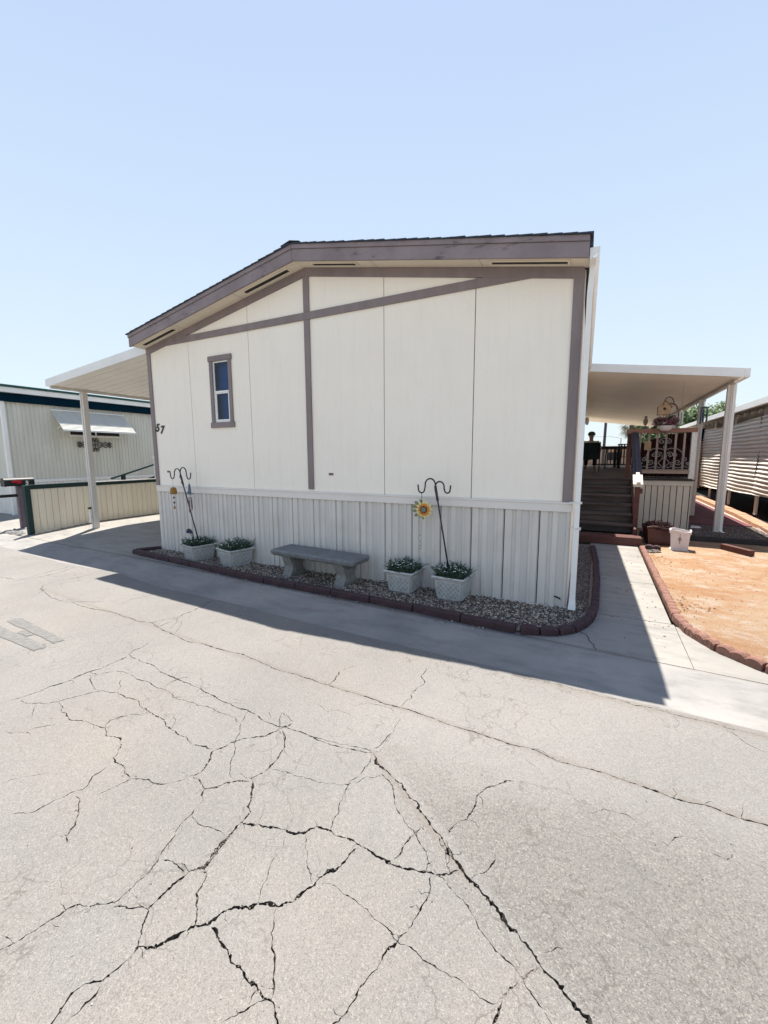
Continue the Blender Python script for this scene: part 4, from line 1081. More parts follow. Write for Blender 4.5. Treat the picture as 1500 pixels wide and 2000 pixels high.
planter((1.17,-.20,.02), math.radians(-14), 'leftmost off white planter, holding the leaning pole with the yellow bell', (.205,.145,.25), 1)
planter((1.95,-.20,.02), math.radians(-14), 'off white planter of small white flowers immediately left of the stone bench', (.205,.145,.26), 2)
planter((4.66,-.17,.02), math.radians(-3), 'off white lattice planter below the hanging metal sunflower, right of the bench', (.19,.135,.26), 3, 45)
planter((5.26,-.18,.02), math.radians(-3), 'off white lattice planter at the right end, holding the pole with the sunflower', (.19,.135,.27), 4, 45)

# ------------------------------------------------------------------ SHEPHERD HOOKS
def hook(loc, top, label, left, right):
    t = thing('shepherd_hook', label, 'shepherd hook', loc, 0, 'double shepherd hooks')
    b = Vector((0,0,0)); tp = Vector(top)-Vector(loc)
    MB().tube([b, tp], .009, 10).build('pole', M['iron'], t, smooth=True)
    d = tp.normalized(); q = tp-d*.17
    MB().tube([q, q+d*.17], .015, 10).tube([q+d*.04+Vector((0,-.015,0)), q+d*.04+Vector((.0,-.03,0))], .006).tube([q+d*.13+Vector((0,-.015,0)), q+d*.13+Vector((0,-.03,0))], .006).build('bracket', M['iron'], t)
    for s, (hx, up, drop) in ((-1, left), (1, right)):
        R_ = hx*.30; c = tp+Vector((s*R_, 0, up)); P_ = [tp-Vector((0,0,.06)), tp]
        for k in range(1, 15):
            a = PI*k/15; P_.append(Vector((c.x-s*R_*math.cos(a), tp.y, c.z+R_*1.15*math.sin(a)*1.0)))
        e = c+Vector((s*R_, 0, 0)); c2 = e+Vector((s*R_*.72, 0, -drop)); P_.append(e+Vector((s*.0,0,-drop*.5)))
        for k in range(0, 12):
            a = PI*k/11; P_.append(Vector((c2.x-s*R_*.62*math.cos(a), tp.y, c2.z-R_*.7*math.sin(a))))
        P_.append(P_[-1]+Vector((s*.006,0,.05)))
        MB().tube(P_, .0085, 8).build('hook_arm', M['iron'], t, smooth=True)
        if s == -1: lo = Vector((c2.x, tp.y, c2.z-R_*.7))
        else: ro = Vector((c2.x, tp.y, c2.z-R_*.7))
    return t, Vector(loc)+lo, Vector(loc)+ro
hL, l1, r1 = hook((1.19,-.20,.27), (.86,-.20,1.33), 'dark double shepherd hook leaning left, carrying the yellow bell and blue chime', (.23,.01,.03), (.23,.03,.05))
hR, l2, r2 = hook((5.22,-.20,.28), (5.04,-.20,1.27), 'dark double shepherd hook carrying only the metal sunflower', (.20,.01,.05), (.17,-.01,.03))
# yellow bell
t = thing('bell_chime', 'mustard yellow bell with small beads hanging from the left shepherd hook', 'wind chime', l1)
MB().tube([(0,0,0), (0,0,-.47)], .0015, 5).build('cord', M['blackiron'], t)
MB().lathe([(.004,-.135), (.03,-.14), (.045,-.16), (.05,-.20), (.052,-.235), (.058,-.24), (.05,-.243), (.02,-.22)], 20).build('bell', M['mustard'], t, smooth=True)
for z in (-.30, -.38): MB().lathe([(.002,z+.022), (.016,z), (.002,z-.022)], 8).build('bead', M['bluepot'], t)
MB().lathe([(.003,-.42), (.008,-.44), (.022,-.475), (.003,-.478)], 12).build('clapper', M['mustard'], t)
# blue wind chime
t = thing('wind_chime', 'slate blue wind chime with thin copper tubes on the left shepherd hook', 'wind chime', r1)
MB().tube([(0,0,0), (0,0,-.08)], .0015, 5).tube([(0,0,-.08), (0,0,-.285)], .0015, 5).build('cord', M['blackiron'], t)
mb = MB(); mb.lathe([(.012,-.07), (.018,-.09), (.026,-.16), (.03,-.215), (.03,-.22)], 4); mb.box(-.045,.045,-.03,.03,-.232,-.221); mb.add([(-.02,0,-.205), (-.055,-.005,-.19), (-.05,-.005,-.215), (-.02,.0,-.225), (-.035,.01,-.20)], [(0,1,2,3), (0,1,4)])
mb.build('house_body', M['bluebird'], t)
mb = MB(); mb.lathe([(.03,-.285), (.036,-.29), (.03,-.297)], 12)
for k in range(4):
    a = 2*PI*k/4+.4; x_, y_ = .026*math.cos(a), .026*math.sin(a); mb.tube([(x_,y_,-.31), (x_+.004,y_,-.46-.03*(k % 3))], .005, 6)
mb.build('tubes', M['copper'], t)
# navy flower stake in the left pot
mb = MB(); b = Vector((1.12,-.22,.27))
for k, (dx, dz_) in enumerate(((-.14,.19), (-.09,.20), (-.05,.18))): mb.tube([b, b+Vector((dx*.5,0,dz_*.6)), b+Vector((dx,0,dz_))], .004, 6)
for k in range(14):
    a = -PI*.1+PI*1.2*k/13; c = b+Vector((-.10,0,.17)); d = Vector((math.cos(a),-.2,math.sin(a)*.8)); mb.tube([c, c+d*.035, c+d*.07], [.012,.016,.004], 6)
tag(mb.build('flower_stake', M['bluepot']), 'navy metal flower stake standing in the leftmost planter', 'garden stake')
# sunflower ornament
t = thing('sunflower_ornament', 'metal sunflower with orange and cream petals and olive leaves on the right hook', 'garden ornament', (l2.x, l2.y, l2.z))
MB().tube([(0,0,.01), (.004,0,-.03), (0,0,-.12)], .003, 6).build('wire', M['iron'], t)
cz = -.19; cx = .03
mb = MB()
def petals(mb, n, r0, r1, wd, y, cx, cz, jit=.06):
    for k in range(n):
        a = 2*PI*k/n+jit; u = Vector((math.cos(a), 0, math.sin(a))); v = Vector((-math.sin(a), 0, math.cos(a))); c = Vector((cx, y, cz))
        A = [c+u*r0-v*wd*.6, c+u*(r0+r1)*.5-v*wd, c+u*r1+Vector((0,.006,0)), c+u*(r0+r1)*.5+v*wd, c+u*r0+v*wd*.6, c+u*(r0+r1)*.5+Vector((0,-.006,0))]
        mb.add(A+[p+Vector((0,.002,0)) for p in A], [(0,1,5), (1,2,5), (2,3,5), (3,4,5), (4,0,5), (6,7,11), (7,8,11), (8,9,11), (9,10,11)])
petals(mb, 12, .045, .108, .020, .004, cx, cz); mb.build('outer_petals', M['yellow'], t)
mb = MB(); petals(mb, 14, .036, .076, .016, -.006, cx, cz, .2); mb.build('inner_petals', M['orange'], t)
mb = MB(); mb.add([(cx+.042*math.cos(2*PI*k/24), -.012, cz+.042*math.sin(2*PI*k/24)) for k in range(24)]+[(cx+.034*math.cos(2*PI*k/24), -.022, cz+.034*math.sin(2*PI*k/24)) for k in range(24)]+[(cx+.034*math.cos(2*PI*k/24), -.016, cz+.034*math.sin(2*PI*k/24)) for k in range(24)]+[(cx,-.02,cz)],
   [(k, (k+1) % 24, 24+(k+1) % 24, 24+k) for k in range(24)]+[(24+k, 24+(k+1) % 24, 48+(k+1) % 24, 48+k) for k in range(24)]+[(48+k, 48+(k+1) % 24, 72) for k in range(24)], 0)
mb.m = [0]*48+[1]*24
mb.build('seed_head', [M['blackiron'], M['seed']], t)
mb = MB()
for a, r in ((2.0,.13), (2.5,.15), (2.9,.16), (3.3,.15), (3.75,.15), (4.2,.12), (4.6,.12)):
    u = Vector((math.cos(a), 0, math.sin(a))); v = Vector((-u.z, 0, u.x)); c = Vector((cx, .012, cz))
    mb.add([c+u*.06, c+u*(r-.03)+v*.022, c+u*r, c+u*(r-.03)-v*.022, c+u*(r-.03)+Vector((0,-.008,0))], [(0,1,4), (1,2,4), (2,3,4), (3,0,4)])
mb.tube([(cx-.02,.0,cz-.09), (cx-.03,.0,cz-.28), (cx-.028,0,cz-.45)], .0012, 5)
for z in (-.30,-.37,-.42,-.45): mb.add([(cx-.028,0,cz+z), (cx-.04,.004,cz+z+.008), (cx-.052,0,cz+z+.004), (cx-.04,-.004,cz+z-.006)], [(0,1,2,3)])
mb.build('leaves', M['olive'], t)

# ------------------------------------------------------------------ RIGHT PATIO COVER
rc = thing('patio_cover', 'long white metal patio cover attached to the right side of the cream home', 'patio cover')
XR, YR0, YR1 = 8.86, 5.2, 20.0
def zr(x): return 3.29-(x-6.42)*(3.29-2.97)/2.44
mb = MB(); n = int((YR1-YR0)/.15)
pts = []
for i in range(n):
    y = YR0+.02+i*.15; pts += [(y, 0), (y+.128, 0), (y+.133, .02), (y+.147, .02)]
for (ya, za), (yb, zb_) in zip(pts, pts[1:]): mb.quad((5.9, ya, zr(5.9)+za), (XR, ya, zr(XR)+za), (XR, yb, zr(XR)+zb_), (5.9, yb, zr(5.9)+zb_))
mb.quad((5.9,YR0+.01,zr(5.9)+.09), (XR,YR0+.01,zr(XR)+.09), (XR,YR1,zr(XR)+.09), (5.9,YR1,zr(5.9)+.09))
mb.build('roof_pan', M['awnmetal'], rc)
mb = MB(); vs = [(6.25, y, zr(6.25)+z) for y in (YR0-.02, YR0) for z in (-.005, .155)]+[(XR+.02, y, zr(XR)+z) for y in (YR0-.02, YR0) for z in (-.005, .155)]
mb.add(vs, [(0,1,3,2), (4,6,7,5), (0,4,5,1), (2,3,7,6), (0,2,6,4), (1,5,7,3)]); mb.build('fascia', M['white'], rc, bevel=.004)
MB().box(XR+.021, XR+.10, YR0-.021, YR1, zr(XR)-.01, zr(XR)+.15).build('eave_gutter', M['white'], rc, bevel=.004)
MB().box(XR-.06, XR+.0, YR0+.25, YR1, zr(XR)-.06, zr(XR)-.004).build('beam', M['post'], rc)
pR = carport_post(rc, 8.80, 5.68, .08, zr(XR)-.062, .085, .09)
mb = MB(); rect_tube(mb, [(8.868,5.66,zr(XR)-.0,1), (8.868,5.66,.14,1), (8.872,5.64,.10,1), (8.90,5.56,.09,1)], .024, .03); mb.build('downspout', M['white'], rc, bevel=.004)
carport_post(rc, 8.80, 8.15, .05, zr(XR)-.062, .11, .09); carport_post(rc, 8.80, 12.0, .05, zr(XR)-.062, .11, .09); carport_post(rc, 8.80, 16.0, .05, zr(XR)-.062, .11, .09)

# ------------------------------------------------------------------ STAIRS AND DECK
st = thing('wooden_stairs', 'dark weathered wooden steps up to the deck beside the cream home', 'stairs')
ZD = 1.11
stepz = [.32, .48, .64, .795, .95]
for i, z in enumerate(stepz):
    y = 4.3+.3*i
    MB().box(6.33, 7.28, y-.02, y+.29, z-.04, z).build('tread', M['steps'], st, bevel=.004)
    MB().box(6.33, 7.28, y+.02 if i else 4.32, y+.04 if i else 4.34, (stepz[i-1]+.002 if i else .16), z-.042).build('riser', M['steps'] if i else M['darktimber'], st)
MB().box(6.33, 7.28, 5.80+.02, 5.84, stepz[-1]+.002, ZD-.04).build('riser', M['steps'], st)
mb = MB()
mb.prism([(4.15,0), (4.4,0), (5.85,.70), (5.85,ZD-.05), (5.75,ZD-.05), (4.15,.26)], 'x', 7.285, 7.325); mb.build('stringer', M['redwood'], st)
MB().box(6.40, 7.40, 3.86, 4.18, .005, .15).build('bottom_step', M['redwood'], st, bevel=.006)
hr_ = 0
hr = thing('stair_handrail', 'dark grey sloping wooden handrail with a sunlit lower end beside the steps', 'handrail')
mb = MB()
def rail(mb, x0, x1, h): 
    ya, za, yb, zb_ = 4.25, 1.03, 5.88, 2.03
    slbox(mb, ya, za, yb, zb_, x0, x1, h)
rail(mb, 7.24, 7.38, .04); mb.build('top_rail', M['greywood'], hr)
mb = MB(); slbox(mb, 4.24, 1.065, 5.86, 2.06, 7.29, 7.33, .03); mb.build('cap_strip', M['greywood'], hr)
mb = MB(); slbox(mb, 4.235, 1.022, 4.50, 1.185, 7.232, 7.388, .052); slbox(mb, 4.225, 1.076, 4.50, 1.244, 7.28, 7.34, .036); mb.build('sunlit_worn_end', M['sunlitwhite'], hr, bevel=.003)  # pale colour carries sunlight on the lower end as well as worn paint
mb = MB(); slbox(mb, 4.32, .92, 5.86, 1.87, 7.285, 7.33, .12); mb.build('side_rail', M['redwood'], hr)
mb = MB(); mb.box(7.27, 7.35, 4.28, 4.36, .0, 1.04); mb.box(7.351,7.39,4.29,4.35,.90,.99); mb.build('post', M['redwood'], hr, bevel=.004)
dk = thing('wooden_deck', 'raised deck with vertical cream skirting panels beside the steps', 'deck')
mb = MB()
mb.box(6.30, 7.32, 5.79, 5.915, ZD-.035, ZD); mb.box(6.20, 7.36, 5.86, 5.88, .0, ZD-.037, 1); mb.box(6.1, 8.38, 17.0, 17.02, 0, ZD-.036, 1)  # black sheets added under the deck to block bright gaps at the risers
y = 5.92
while y < 17: mb.box(6.05, 8.38, y, y+.135, ZD-.035, ZD); y += .14
mb.build('floor_boards', [M['steps'], M['black']], dk)
mb = MB(); x = 7.36
while x < 8.36:
    mb.box(x, min(x+.098, 8.37), 5.93, 5.95, .02, .955); x += .112
mb.box(7.35, 8.37, 5.951, 5.97, .02, .955, 1); mb.box(8.37, 8.39, 5.93, 17, .02, ZD-.04, 0)
mb.build('skirt_panel', [M['deckpanel'], M['black']], dk)
MB().box(7.34, 8.40, 5.905, 5.928, .957, 1.062).build('rim_board', M['cream'], dk, bevel=.003)
MB().box(7.33, 8.42, 5.87, 5.95, 1.063, 1.085).build('nosing', M['darktimber'], dk)
dr = thing('deck_front_railing', 'reddish wooden railing across the deck front above the cream skirting', 'railing')
MB().box(7.16, 8.40, 5.90, 5.98, 2.05, 2.14).build('top_rail', M['railwood'], dr, bevel=.004)
MB().box(7.40, 8.32, 5.89, 5.94, 1.21, 1.285).build('bottom_rail', M['palewood'], dr, bevel=.004)
for x in (7.42,7.58,7.73,7.88,8.05,8.20): MB().box(x-.018, x+.018, 5.945, 5.975, 1.29, 2.048).build('baluster', M['palewood'], dr)
MB().box(8.31, 8.40, 5.90, 5.99, ZD, 2.049).build('post', M['whitedirty'], dr); MB().box(7.18,7.26,5.90,5.98,ZD,2.049).build('post', M['redwood'], dr)
# cloth behind railing
mb = MB(); n = 60
def cloth(mb, x0, x1, z0, z1a, z1b, y, amp=.02, m=0):
    n = 30
    for i in range(n):
        a, b = i/n, (i+1)/n; xa, xb = x0+(x1-x0)*a, x0+(x1-x0)*b
        za, zb_ = z1a+(z1b-z1a)*a, z1a+(z1b-z1a)*b
        mb.quad((xa, y+amp*math.sin(a*30), z0), (xb, y+amp*math.sin(b*30), z0), (xb, y+amp*math.sin(b*30), zb_), (xa, y+amp*math.sin(a*30), za), m)
cloth(mb, 7.45, 7.78, ZD+.02, 1.88, 1.80, 6.5); cloth(mb, 7.62, 7.95, ZD+.02, 1.93, 1.99, 6.42, .02); cloth(mb, 7.93, 8.36, ZD+.02, 2.04, 2.04, 6.3)
tag(mb.build('privacy_cloth', M['curtain']), 'dark red cloth hung behind the deck railing', 'cloth')
MB_ = MB().box(7.50,7.62,5.93,5.94,1.70,1.88); tag(MB_.build('paper_notice', M['palebrown']), 'small yellowish board fixed on the deck front railing', 'notice board')
# scroll iron panel
sp_ = thing('scroll_panel', 'grey wrought iron scroll panel standing against the deck railing', 'scrollwork panel', (7.86,5.86,0))
mb = MB()
def s2(pts, r=.008): mb.tube([(p[0], 0, p[1]) for p in pts], r, 6)
for s in (-1, 1):
    S_ = lambda L: [(s*p[0], p[1]) for p in L]
    s2(S_(spiral(.055,1.87,.055,1.2,PI/2,-1))); s2(S_([(.0,1.98),(.02,1.94),(.06,1.925)]))
    s2(S_(spiral(.10,1.60,.06,1.4,PI*.9,-1))); s2(S_([(.04,1.60),(.03,1.52),(.10,1.44),(.02,1.34),(0,1.30)]))
    s2(S_([(0,1.70+.07*0),(.10,1.735),(.22,1.72),(.30,1.65),(.33,1.54),(.30,1.44)])); s2(S_(spiral(.24,1.45,.065,1.4,0,-1)))
    s2(S_(spiral(.35,1.50,.05,1.3,PI,-1))); s2(S_(spiral(.19,1.60,.05,1.3,PI*.5,1))); s2(S_([(.05,1.33),(.15,1.36),(.25,1.33),(.35,1.36),(.42,1.34)]))
    s2(S_(spiral(.40,1.42,.035,1.3,-PI/2,1))); s2(S_(spiral(.15,1.42,.04,1.2,-PI/2,-1))); s2(S_([(.0,1.80),(.03,1.76),(0,1.72)]))
s2([(0,1.29),(0,1.98)], .007); s2([(-.44,1.292),(.44,1.292)], .009)
mb.build('scrolls', M['scroll'], sp_)
mb = MB(); mb.tube([(-.44,0,1.292),(-.44,0,1.40)], .006); mb.tube([(.44,0,1.292),(.44,0,1.40)], .006); mb.build('uprights', M['scroll'], sp_)

# far railing, table, chair, person
fr_ = thing('deck_back_railing', 'dark wooden balustrade at the far end of the deck', 'railing', (0,14.4,0))
MB().box(6.44, 8.40, -.03, .03, 1.86, 1.94).build('top_rail', M['darktimber'], fr_); MB().box(6.44, 8.40, -.02, .02, 1.2, 1.25).build('bottom_rail', M['darktimber'], fr_)
x = 6.98
while x < 8.35: MB().box(x-.02, x+.02, -.02, .02, 1.251, 1.859).build('baluster', M['darktimber'], fr_); x += .115
MB().box(7.20,7.29,-.06,-.031,ZD,1.86).build('post', M['darktimber'], fr_)
fr2 = thing('deck_side_railing', 'dark wooden balustrade running along the right side of the deck', 'railing', (8.34,0,0))
MB().box(-.03,.03,6.1,14.36,1.88,1.95).build('top_rail', M['darktimber'], fr2)
y = 6.9
while y < 14.3: MB().box(-.02,.02,y-.02,y+.02,ZD,1.879).build('baluster', M['darktimber'], fr2); y += .24
def skin(name, verts, edges, radii, mt, parent, root=0, sub=2):
    me = bpy.data.meshes.new(name); me.from_pydata(verts, edges, []); me.materials.append(mt)
    o = bpy.data.objects.new(name, me); C.objects.link(o); o.parent = parent
    o.modifiers.new('skin', 'SKIN'); o.modifiers.new('sub', 'SUBSURF').levels = sub; o.modifiers['sub'].render_levels = sub
    for i, r in enumerate(radii): 
        me.skin_vertices[0].data[i].radius = r if isinstance(r, tuple) else (r, r)
        me.skin_vertices[0].data[i].use_root = (i == root)
    for m_ in o.modifiers:
        if m_.type == 'SKIN': m_.use_smooth_shade = True
    return o
PX, PY = 6.43, 10.0
pc = thing('garden_chair', 'dark green cloth garden chair on the deck with a person sitting in it', 'chair', (PX,PY,ZD))
mb = MB(); nn_ = 10
for i in range(nn_):
    a, b = i/nn_, (i+1)/nn_
    mb.quad((-.25, -.30+.02*math.sin(PI*a)-.08*a, .38+.48*a), (.25, -.30+.02*math.sin(PI*a)-.08*a, .38+.48*a), (.25, -.30+.02*math.sin(PI*b)-.08*b, .38+.48*b), (-.25, -.30+.02*math.sin(PI*b)-.08*b, .38+.48*b))
mb.build('backrest', M['chaircloth'], pc); MB().box(-.245,.245,-.30,.2,.36,.39).build('seat', M['chaircloth'], pc, bevel=.01)
for sx in (-1,1):
    MB().tube([(sx*.255,-.40,.88), (sx*.255,-.31,.40), (sx*.255,-.20,0)], .013).build('leg', M['blackiron'], pc)
    MB().tube([(sx*.255,.2,0), (sx*.255,.2,.60), (sx*.255,-.32,.62)], .013).build('leg', M['blackiron'], pc)
pn = thing('person', 'person seated with their back to the road, in a cream top and grey green cap', 'person', (PX,PY,ZD))
J = [(0,-.16,.46), (0,-.17,.62), (0,-.19,.80), (0,-.17,.90), (0,-.15,.97), (0,-.13,1.06), (0,-.12,1.13),            # 0-6 pelvis..head
     (.17,-.17,.86), (.25,-.10,.66), (.24,.12,.62), (-.17,-.17,.86), (-.25,-.10,.66), (-.24,.12,.62),               # arms 7-12
     (.10,.0,.47), (.12,.28,.47), (.13,.33,.12), (.13,.43,.05), (-.10,.0,.47), (-.12,.28,.47), (-.13,.33,.12), (-.13,.43,.05)]
Ed = [(0,1),(1,2),(2,3),(3,4),(4,5),(5,6),(2,7),(7,8),(8,9),(2,10),(10,11),(11,12),(0,13),(13,14),(14,15),(15,16),(0,17),(17,18),(18,19),(19,20)]
Rd = [(.15,.11),(.14,.10),(.16,.10),(.07,.06),(.05,.05),(.075,.09),(.065,.08),.06,.045,.032,.06,.045,.032,.085,.06,.04,.035,.085,.06,.04,.035]
for sx, wi in ((1,9), (-1,12)):   # palms + five fingers
    w0 = Vector(J[wi]); pi_ = len(J); J.append(tuple(w0+Vector((0,.06,-.005)))); Ed.append((wi, pi_)); Rd.append((.03,.016))
    for fi, (dx, L_) in enumerate(((-.027,.060), (-.009,.072), (.009,.068), (.027,.052))):
        k = len(J); J += [tuple(w0+Vector((dx,.09,-.005))), tuple(w0+Vector((dx*1.1,.09+L_*.6,-.015))), tuple(w0+Vector((dx*1.1,.09+L_,-.035)))]
        Ed += [(pi_, k), (k, k+1), (k+1, k+2)]; Rd += [.010,.009,.008]
    k = len(J); J += [tuple(w0+Vector((-sx*.035,.05,-.005))), tuple(w0+Vector((-sx*.055,.085,-.012)))]; Ed += [(wi, k), (k, k+1)]; Rd += [.011,.009]
skin('body', J, Ed, Rd, M['skin'], pn)
skin('shirt', [(0,-.165,.46),(0,-.175,.62),(0,-.195,.79),(0,-.175,.885),(.18,-.17,.86),(.255,-.10,.67),(-.18,-.17,.86),(-.255,-.10,.67)], [(0,1),(1,2),(2,3),(2,4),(4,5),(2,6),(6,7)], [(.175,.135),(.165,.125),(.185,.125),(.085,.075),.078,.062,.078,.062], M['shirt'], pn)
skin('trousers', [(0,-.16,.45),(.10,.0,.475),(.12,.29,.475),(.13,.335,.14),(-.10,.0,.475),(-.12,.29,.475),(-.13,.335,.14)], [(0,1),(1,2),(2,3),(0,4),(4,5),(5,6)], [(.17,.12),.10,.075,.058,.10,.075,.058], M['jeans'], pn)
mb = MB(); mb.lathe([(.094,0), (.106,.03), (.098,.07), (.065,.108), (.01,.122)], 18, (0,-.125,1.085)); mb.add([(.10*math.cos(a), -.125+.10*math.sin(a), 1.09) for a in [PI*k/10 for k in range(11)]]+[(.10*math.cos(a), -.105+.17*math.sin(a), 1.082) for a in [PI*k/10 for k in range(11)]], [(k, k+1, k+12, k+11) for k in range(10)])
mb.build('cap', M['cap'], pn, smooth=True)
skin('hair', [(0,-.16,1.10),(0,-.165,1.02),(.05,-.16,1.05),(-.05,-.16,1.05)], [(0,1),(0,2),(0,3)], [(.085,.07),(.06,.05),.05,.05], M['hair'], pn)
mb = MB(); 
for sx in (-.032, .032): MB().lathe([(.001,-.008), (.010,0), (.001,.008)], 8, (sx,-.035,1.085)).build('eye', M['blackiron'], pn)
MB().lathe([(.004,-.02), (.014,-.012), (.004,.02)], 8, (0,-.032,1.06)).build('nose', M['skin'], pn)
tb = thing('patio_table', 'dark round patio table on the deck to the right of the seated person', 'table', (7.12,13.1,ZD))
MB().lathe([(.42,.70), (.44,.71), (.44,.73), (.42,.735)], 28).build('top', M['darktimber'], tb)
for k in range(4):
    a = PI/4+PI/2*k; MB().tube([(.33*math.cos(a),.33*math.sin(a),0), (.30*math.cos(a),.30*math.sin(a),.70)], .02).build('leg', M['blackiron'], tb)
# dark storage shapes by the far railing
g2 = thing('garden_chair', 'empty dark slatted chair pushed in beyond the patio table', 'chair', (7.55,13.3,ZD))
mb = MB()
for k in range(6): mb.box(-.25+k*.09, -.20+k*.09, .2, .22, .42, .86)
mb.box(-.27,.27,.19,.23,.86,.90); mb.build('backrest', M['darktimber'], g2); MB().box(-.25,.25,-.25,.2,.40,.43).build('seat', M['darktimber'], g2)
for sx in (-.24,.24):
    for sy in (-.22,.2): MB().box(sx-.02,sx+.02,sy-.02,sy+.02,0,.40).build('leg', M['darktimber'], g2)

# ornaments above the railing
bh = thing('birdhouse', 'pale wooden birdhouse hanging below the patio cover over the deck railing', 'birdhouse', (7.77,5.70,2.40)); bh.scale = (1.25,1.25,1.25)
mb = MB(); mb.prism([(-.085,0), (.085,0), (.085,.13), (0,.21), (-.085,.13)], 'y', -.08, .08); mb.build('body', M['palebrown'], bh)
mb = MB(); mb.add([(-.11,-.10,.11),(0,-.10,.225),(0,.10,.225),(-.11,.10,.11)], [(0,1,2,3)]); mb.add([(.11,-.10,.11),(0,-.10,.225),(0,.10,.225),(.11,.10,.11)], [(0,1,2,3)]); mb.build('roof', M['palebrown'], bh)
MB().tube([(.05+.07*math.cos(a), -.09, .15+.12*math.sin(a)) for a in [PI*k/12 for k in range(13)]], .006, 6).build('hanger', M['blackiron'], bh)
MB().lathe([(.022,-.001),(.022,.001)], 12, (0,0,0)).build('entrance_hole', M['black'], bh, loc=(0,-.083,.09)).rotation_euler[0] = PI/2
hb = thing('hanging_basket', 'white hanging bowl of mixed red and white flowers over the deck railing', 'hanging basket', (7.83,5.78,2.08))
mb = MB(); mb.lathe([(.05,0), (.10,.02), (.125,.08), (.13,.11), (.12,.11), (.11,.08)], 22); mb.build('bowl', M['pinkwhite'], hb, smooth=True)
mb = MB(); rnd = random.Random(5)
leaves(mb, 420, .17, .11, .17, .8, rnd, (.05,.11), .016); mb.build('flowers', M['flower'], hb)
mb = MB(); mb.tube([(.20,.12,.06),(.22,.10,.35),(.17,.06,.52),(.06,0,.56),(0,0,.50),(.1,0,.12)], .005, 6); mb.tube([(0,0,.50),(-.1,0,.12)], .004, 5); mb.tube([(0,0,.50),(0,.1,.12)], .004, 5); mb.tube([(.05+.12*math.cos(a),0,.42+.12*math.sin(a)) for a in [PI*k/12 for k in range(13)]], .007, 6); mb.build('hanger', M['blackiron'], hb)
mb = MB(); 
for k in range(9):
    a = 2*PI*k/9; mb.tube([(.13*math.cos(a),.13*math.sin(a),.0),(.10*math.cos(a),.10*math.sin(a),-.04),(.0,0,-.06)], .006, 5)
mb.build('cradle', M['scroll'], hb)
fg = thing('bird_figurine', 'small dark bird figurine on the left of the deck top rail', 'figurine', (7.49,5.94,2.14))
mb = MB(); mb.lathe([(.02,.0),(.03,.005),(.012,.02),(.012,.08),(.03,.10),(.045,.14),(.04,.19),(.02,.22),(.028,.24),(.02,.265),(.005,.27)], 14); mb.tube([(0,-.02,.245),(0,-.05,.24)], [.008,.002], 6); mb.add([(0,.03,.15),(.03,.09,.09),(-.03,.09,.09)],[(0,1,2)]); mb.build('body', M['ornament'], fg, smooth=True)
lt = thing('lantern', 'small white wire lantern hanging just right of the flower basket', 'lantern', (8.10,5.9,2.30))
mb = MB(); mb.lathe([(.005,.20),(.035,.16),(.035,.155)], 6); 
for k in range(6):
    a = 2*PI*k/6; mb.tube([(.032*math.cos(a),.032*math.sin(a),.155),(.032*math.cos(a),.032*math.sin(a),-.08)], .005, 5)
mb.lathe([(.034,-.08),(.034,-.09)], 6); mb.build('cage', M['white'], lt); MB().tube([(0,0,.2),(0,0,.76)], .0015, 5).build('cord', M['blackiron'], lt)
wc = thing('wind_chime', 'slate blue tubular wind chime hanging from the outer beam of the patio cover', 'wind chime', (8.83,7.9,2.93))
MB().tube([(0,0,0),(0,0,-.22)], .003, 5).build('cord', M['blackiron'], wc); MB().lathe([(.09,-.22),(.09,-.24),(.07,-.245)], 14).build('disc', M['bluebird'], wc)
for k in range(5):
    a = 2*PI*k/5+.3; MB().tube([(.065*math.cos(a),.065*math.sin(a),-.26),(.065*math.cos(a),.065*math.sin(a),-.55-.03*(k % 3))], .013, 8).build('tube', M['bluebird'], wc)
for i, (yy, lb) in enumerate(((7.9, 'small white hook on the patio cover beam above the blue wind chime'), (8.9, 'small dark hook on the patio cover beam just left of the blue wind chime'))):
    mb = MB(); mb.tube([(8.83,yy+.02,2.94),(8.83,yy+.02,2.90)]+[(8.83+.0,yy+.03*math.cos(a),2.875+.03*math.sin(a)) for a in [PI/2-2*PI*.8*k/12 for k in range(13)]], .007, 6)
    tag(mb.build('ceiling_hook', M['white'] if i == 0 else M['blackiron']), lb, 'hook')

# items in the yard
wb = thing('planter_box', 'pinkish white plastic planter box with floral emblem standing empty on the dirt', 'planter', (7.93,3.78,.015), math.radians(-8))
def tub(mb, w0, w1, d0, d1, h, wave, m=0):
    n = 10; ring0 = []; 
    def ringf(w_, d_, zf):
        P_ = []
        for i in range(n): P_.append((-w_+2*w_*i/n, -d_, zf(i/n)))
        for i in range(n): P_.append((w_, -d_+2*d_*i/n, zf(0)))
        for i in range(n): P_.append((w_-2*w_*i/n, d_, zf(1-i/n)))
        for i in range(n): P_.append((-w_, d_-2*d_*i/n, zf(0)))
        return P_
    zt_ = lambda t: h+wave*math.sin(2*PI*t)
    rs = [ringf(w0, d0, lambda t: 0), ringf(w1, d1, lambda t: zt_(t)-.05), ringf(w1+.014, d1+.014, lambda t: zt_(t)-.04), ringf(w1+.016, d1+.016, zt_), ringf(w1-.005, d1-.005, zt_), ringf(w0-.01, d0-.01, lambda t: .02)]
    N = 4*n; vs = [p for r in rs for p in r]
    mb.add(vs, [(r*N+k, r*N+(k+1) % N, (r+1)*N+(k+1) % N, (r+1)*N+k) for r in range(5) for k in range(N)]+[[k for k in range(N)], [5*N+k for k in range(N)]], m)
mb = MB(); tub(mb, .115, .135, .10, .115, .34, .012); mb.box(-.13,.13,-.125,.125,0,.02); mb.build('tub', M['pinkwhite'], wb)
mb = MB()
